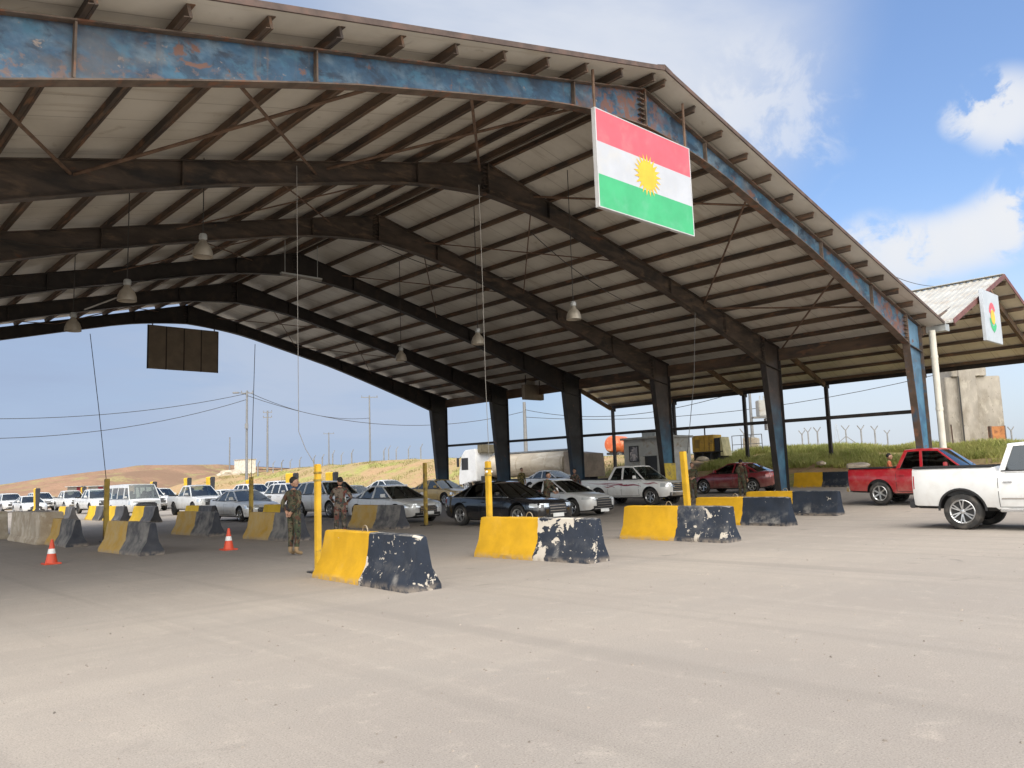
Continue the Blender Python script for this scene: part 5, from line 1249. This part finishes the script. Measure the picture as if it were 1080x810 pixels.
wire(TD+[0, 0, -.8], TG+[0, 0, .2], 1.4, 'power line from the thick pole to the transformer pole'); wire(TD+[0, 0, -1.6], fwd(1150, 350, 60), 2.4, 'power line passing behind the column with the yellow band')
wire(fwd(940, 290, 40), fwd(1010, 299, 45), .35, 'thin wire strung from the big roof to the smaller one', .015)
# lattice tower far away
Pt = fwd(884, 476, 260); lt = empty('lattice_tower', (Pt[0], Pt[1], Pt[2]-3), .5, 'faint lattice pylon far beyond the green bank', 'pylon')
b = MB(); hh = 12.
for sx_ in (-1, 1):
    for sy_ in (-1, 1): b.bar((sx_*1.3, sy_*1.3, 0), (sx_*.15, sy_*.15, hh), .14, .14)
for i in range(6):
    z0, z1 = hh*i/6, hh*(i+1)/6; w0, w1 = 1.3-1.15*i/6, 1.3-1.15*(i+1)/6
    for s_ in (-1, 1): b.bar((-w0, s_*w0, z0), (w1, s_*w1, z1), .08, .08); b.bar((w0, s_*w0, z0), (-w1, s_*w1, z1), .08, .08)
for z in (8., 10.): b.bar((-2, 0, z), (2, 0, z), .12, .12)
b.build('lattice', mat_plain('pylon_grey', (.3, .33, .36)), lt)
# white hut on the skyline, pale rubble, dark red stalls
A = fwd(247, 500, 122); B_ = fwd(260, 500, 120); d = B_-A; hh = fwd(253, 485, 121)[2]
ht_ = empty('white_hut', ((A+B_)/2)[:2].tolist()+[A[2]-1], math.atan2(d[1], d[0]), 'small white hut on the skyline beside the lamp pole', 'hut')
L = float(np.hypot(d[0], d[1])); b = MB(); b.box((0, .8, (hh-A[2])/2+.5), (L, 1.6, hh-A[2]+1)); b.build('wall', M('white_hut_plaster', (.62, .57, .48), .8), ht_, bevel=.02)
b = MB(); b.box((0, .8, hh-A[2]+1.03), (L+.2, 1.8, .08)); b.build('roof', MAT_conc, ht_)
def rock(px, py, dist, sz, label, seed):
    P = fwd(px, py, dist); bm = bmesh.new(); bmesh.ops.create_icosphere(bm, subdivisions=3, radius=1)
    for v in bm.verts: v.co *= 1+.35*mnoise.noise(v.co*1.3+Vector((seed*5., 0, 0))); v.co = Vector((v.co.x*sz[0], v.co.y*sz[1], v.co.z*sz[2]))
    me = bpy.data.meshes.new('rock'); bm.to_mesh(me); bm.free(); me.materials.append(MAT_conc); o = link('rock', me); o.location = P; tag(o, label, 'rock')
rock(243, 500.5, 118, (2.0, 1, .7), 'pale rubble heap left of the white hut', 1); rock(866, 488.5, 44, (.28, .25, .13), 'pale stone lying on the green bank', 2); rock(741, 484, 45, (.4, .3, .15), 'pale stone below the generator', 3)
rock(905, 492, 44, (1.0, .5, .22), 'low heap of tan soil behind the far barrier', 4)
MAT_dred = M('dark_red_cloth', (.15, .012, .02), .8); MAT_stall = M('grey_stall_board', (.2, .19, .17), .8)
def stall(px0, px1, pyt, dist, label):
    A, B_ = fwd(px0, pyt, dist), fwd(px1, pyt, dist); L = float(np.hypot(*(B_-A)[:2])); c = (A+B_)/2
    t = empty('roadside_stall', (c[0], c[1], gz(c[0])), math.atan2((B_-A)[1], (B_-A)[0]), label, 'stall'); h = c[2]-gz(c[0])
    b = MB(); b.box((0, .6, h/2), (L, 1.2, h)); b.build('box', MAT_stall, t, bevel=.02)
    b = MB(); b.box((L*.33, -.03, h*.68), (L*.3, .05, h*.6)); b.build('curtain', MAT_dred, t)
    b = MB(); b.box((0, .5, h+.04), (L+.3, 1.6, .08)); b.build('roof', MAT_gutter, t)
stall(71, 86, 513.5, 98, 'grey roadside stall with a dark red curtain'); stall(93, 109, 513, 98, 'dark red roadside stall left of the minibus')

# ------------------------------------------------------------------ people
def person(name_label, P, rz, joints, camo, hair='short', seed=0, lean=0, beret=False, group='soldiers at the checkpoint', face=True):
    """joints: dict name -> (x, y, z); facing -y"""
    J = dict(pelvis=(0, 0, .98), waist=(0, .0, 1.12), chest=(0, .005, 1.33), neck=(0, .015, 1.49), throat=(0, .0, 1.545),
             shL=(.175, .01, 1.43), elL=(.25, .04, 1.16), wrL=(.23, -.06, .93), shR=(-.175, .01, 1.43), elR=(-.25, .04, 1.16), wrR=(-.23, -.06, .93),
             hipL=(.095, 0, .92), knL=(.11, -.02, .50), anL=(.12, .02, .09), toL=(.14, -.15, .045), hipR=(-.095, 0, .92), knR=(-.11, -.02, .50), anR=(-.12, .02, .09), toR=(-.14, -.15, .045))
    J.update(joints)
    rad = dict(pelvis=(.150, .11), waist=(.14, .105), chest=(.165, .115), neck=(.062, .06), throat=(.056, .056), shL=(.075, .075), elL=(.052, .052), wrL=(.036, .034), hipL=(.10, .105), knL=(.072, .075), anL=(.052, .056), toL=(.045, .035))
    for k in list(rad):
        if k.endswith('L'): rad[k[:-1]+'R'] = rad[k]
    E = [('pelvis', 'waist'), ('waist', 'chest'), ('chest', 'neck'), ('neck', 'throat'), ('chest', 'shL'), ('shL', 'elL'), ('elL', 'wrL'), ('chest', 'shR'), ('shR', 'elR'), ('elR', 'wrR'),
         ('pelvis', 'hipL'), ('hipL', 'knL'), ('knL', 'anL'), ('anL', 'toL'), ('pelvis', 'hipR'), ('hipR', 'knR'), ('knR', 'anR'), ('anR', 'toR')]
    names = [n for n in J if n not in ('turn', 'head')]; V = [Vector(J[n]) for n in names]; me = bpy.data.meshes.new('sk'); me.from_pydata(V, [(names.index(a), names.index(c)) for a, c in E], [])
    o = bpy.data.objects.new('sk', me); COL.objects.link(o); sk = o.modifiers.new('s', 'SKIN'); sk.use_smooth_shade = True
    for i, n in enumerate(names):
        sv = me.skin_vertices[0].data[i]; sv.radius = rad[n]; sv.use_root = (n == 'pelvis')
    sb = o.modifiers.new('d', 'SUBSURF'); sb.levels = 2; sb.render_levels = 2
    dg = bpy.context.evaluated_depsgraph_get(); r = bpy.data.meshes.new_from_object(o.evaluated_get(dg)); bpy.data.objects.remove(o)
    b = MB(); b.v = [tuple(v.co) for v in r.vertices]; b.f = [list(p.vertices) for p in r.polygons]
    def matof(c):
        if c.z > J['neck'][2]+.02 and (c-Vector(J['throat'])).length < .12: return 1
        if min((c-Vector(J['anL'])).length, (c-Vector(J['anR'])).length, (c-Vector(J['toL'])).length, (c-Vector(J['toR'])).length) < .125: return 2
        return 0
    b.m = [matof(p.center) for p in r.polygons]
    hd = Vector(J.get('head', (J['throat'][0], J['throat'][1]-.01, J['throat'][2]+.125)))
    hy = J.get('turn', 0)
    rot = Matrix.Rotation(hy, 3, 'Z')
    def hs(c, rr, mi, n=12, m_=9):
        k = len(b.v); b.sphere((0, 0, 0), rr, mi, n, m_); b.v[k:] = [tuple(hd+rot @ (Vector(q)+Vector(c))) for q in b.v[k:]]
    hs((0, 0, .015), (.077, .095, .115), 1, 16, 12); hs((0, -.035, -.06), (.05, .055, .05), 1); hs((0, -.1, -.005), (.014, .022, .026), 1, 8, 6)
    for s in (-1, 1): hs((s*.078, .005, -.0), (.012, .024, .034), 1, 8, 6); hs((s*.031, -.085, .02), (.013, .012, .009), 3, 8, 5)
    hs((0, -.083, -.058), (.025, .012, .007), 4, 8, 5)
    # hands: palm, four fingers, thumb
    for s, wn, en in ((1, 'wrL', 'elL'), (-1, 'wrR', 'elR')):
        w_, d = Vector(J[wn]), (Vector(J[wn])-Vector(J[en])).normalized(); side = d.cross(Vector((0, 1, .2))).normalized(); nrm = side.cross(d).normalized()
        b.tube([w_-d*.02, w_+d*.03, w_+d*.085], [.03, .038, .034], 8, 1)
        for q, (ln, off) in enumerate(((.062, -.028), (.072, -.009), (.068, .010), (.052, .028))):
            a = w_+d*.08+side*off; c2 = a+d*ln*.55+nrm*.012; b.tube([a, c2, c2+d*ln*.35+nrm*.028], [.0095, .0085, .007], 6, 1)
        a = w_+d*.03-side*.034; b.tube([a, a+d*.035-side*.022, a+d*.065-side*.022+nrm*.012], [.012, .0105, .008], 6, 1)
    t = empty('person', P, rz, name_label, 'person', group); t.rotation_euler = (lean, 0, rz)
    b.build('body', [camo, MAT_skin, MAT_boot, MAT_hair, MAT_tail], t, 60)
    h = MB(); k = 0
    h.sphere((0, .014, .045), (.086, .098, .098), n=16, m_=10); h.v = [(x, y, z) for x, y, z in h.v]
    h.v = [tuple(hd+rot @ Vector((x, max(y, -.07 if z > .05 else .0+(.05-z)*.3), max(z, -.055)))) for x, y, z in h.v]
    h.build('hair', MAT_hair, t, 50)
    bl = MB(); bl.lathe([(.156, 1.03), (.158, 1.05), (.156, 1.075)], n=20); bl.v = [(x, y*.78, z) for x, y, z in bl.v]; bl.build('belt', MAT_dark, t, 40)
    if beret:
        bb = MB(); bb.sphere((.015, .01, .1), (.1, .11, .045), n=16); bb.v = [tuple(hd+rot @ Vector(q)) for q in bb.v]; bb.build('beret', MAT_dark, t, 50)
    return t
yaw_to = lambda dx, dy: math.atan2(dx, -dy)                # heading so that local -y points along (dx, dy)
P1 = at(310, 586)
rt = np.array([_R0[0], _R0[1]]); fh = np.array([_Fh[0], _Fh[1]])
d1 = rt*.55+fh*.85
person('soldier in woodland camouflage standing with hands clasped, head turned right', (P1[0], P1[1], 0), yaw_to(*d1), dict(elL=(.29, .10, 1.19), wrL=(.09, .14, 1.0), elR=(-.29, .10, 1.19), wrR=(-.08, .15, .99), turn=-.75, anL=(.10, .02, .09), anR=(-.10, .02, .09), toL=(.13, -.15, .045), toR=(-.13, -.15, .045)), MAT_camo)
P2 = at(359, 568.5); d2 = -rt*.28+fh*.95
person('soldier in reddish camouflage seen from the back, one arm bent', (P2[0], P2[1], 0), yaw_to(*d2), dict(elL=(.27, -.10, 1.2), wrL=(.20, -.30, 1.12), elR=(-.33, .05, 1.2), wrR=(-.22, -.12, 1.06), turn=.4), MAT_camo2)
def head_at(px, py, u, htz=1.745):                         # a person of normal height whose crown is seen at a pixel
    return onu(px, py, u)
A3 = onu(573, 496, 21.6); person('dark haired soldier leaning to the window of the pale silver sedan', (21.6, A3[1], gz(21.6)), yaw_to(*(rt*.8-fh*.6)), dict(turn=0., elL=(.2, -.2, 1.2), wrL=(.12, -.38, 1.1), elR=(-.2, -.2, 1.2), wrR=(-.12, -.38, 1.1)), MAT_camo, lean=.12)
A4 = onu(615, 491, 29.6); person('soldier in camouflage standing behind the striped pickup', (29.6, A4[1]+.6, gz(29.6)), yaw_to(*(-rt*.4-fh*.9)), {}, MAT_camo2)
A5 = onu(734, 477, 31.0); person('soldier standing behind the leaning yellow post', (30.6, A5[1], gz(30.6)), yaw_to(*(-rt*.3-fh*.9)), dict(elL=(.24, -.05, 1.2), wrL=(.1, -.22, 1.12), elR=(-.24, -.05, 1.2), wrR=(-.08, -.22, 1.1)), MAT_camo)
A6 = onu(779, 476, 31.5); person('soldier standing in front of the dark red sedan', (31.6, A6[1], gz(31.6)), yaw_to(*(rt*.6+fh*.7)), dict(elL=(.26, -.06, 1.2), wrL=(.12, -.24, 1.15)), MAT_camo)
A7 = onu(550, 495, 34.); person('person in dull yellow camouflage beyond the black sedan', (34., A7[1], gz(34.)), yaw_to(*(rt*.5-fh*.8)), {}, mat_camo('yellowish_camouflage', [(.2, .15, .05), (.1, .09, .03), (.06, .05, .02), (.02, .02, .015)]))
A8 = onu(925, 489, 30.15); pb8 = person('person sitting in the bed of the red pickup, orange top', (30.15, 12.0, gz(30.15)+.16), yaw_to(.3, -.9), dict(hipL=(.1, -.05, .86), hipR=(-.1, -.05, .86), pelvis=(0, 0, .88), knL=(.13, -.42, .84), knR=(-.13, -.42, .84), anL=(.13, -.45, .48), anR=(-.13, -.45, .48), toL=(.14, -.58, .44), toR=(-.14, -.58, .44), waist=(0, .02, 1.03), chest=(0, .02, 1.22), neck=(0, .01, 1.37), throat=(0, 0, 1.42), shL=(.17, .01, 1.32), shR=(-.17, .01, 1.32), elL=(.24, -.05, 1.06), elR=(-.24, -.05, 1.06), wrL=(.15, -.26, .98), wrR=(-.15, -.26, .98)), mat_plain('orange_shirt_cloth', (.42, .12, .05), .9), group='people in vehicles')
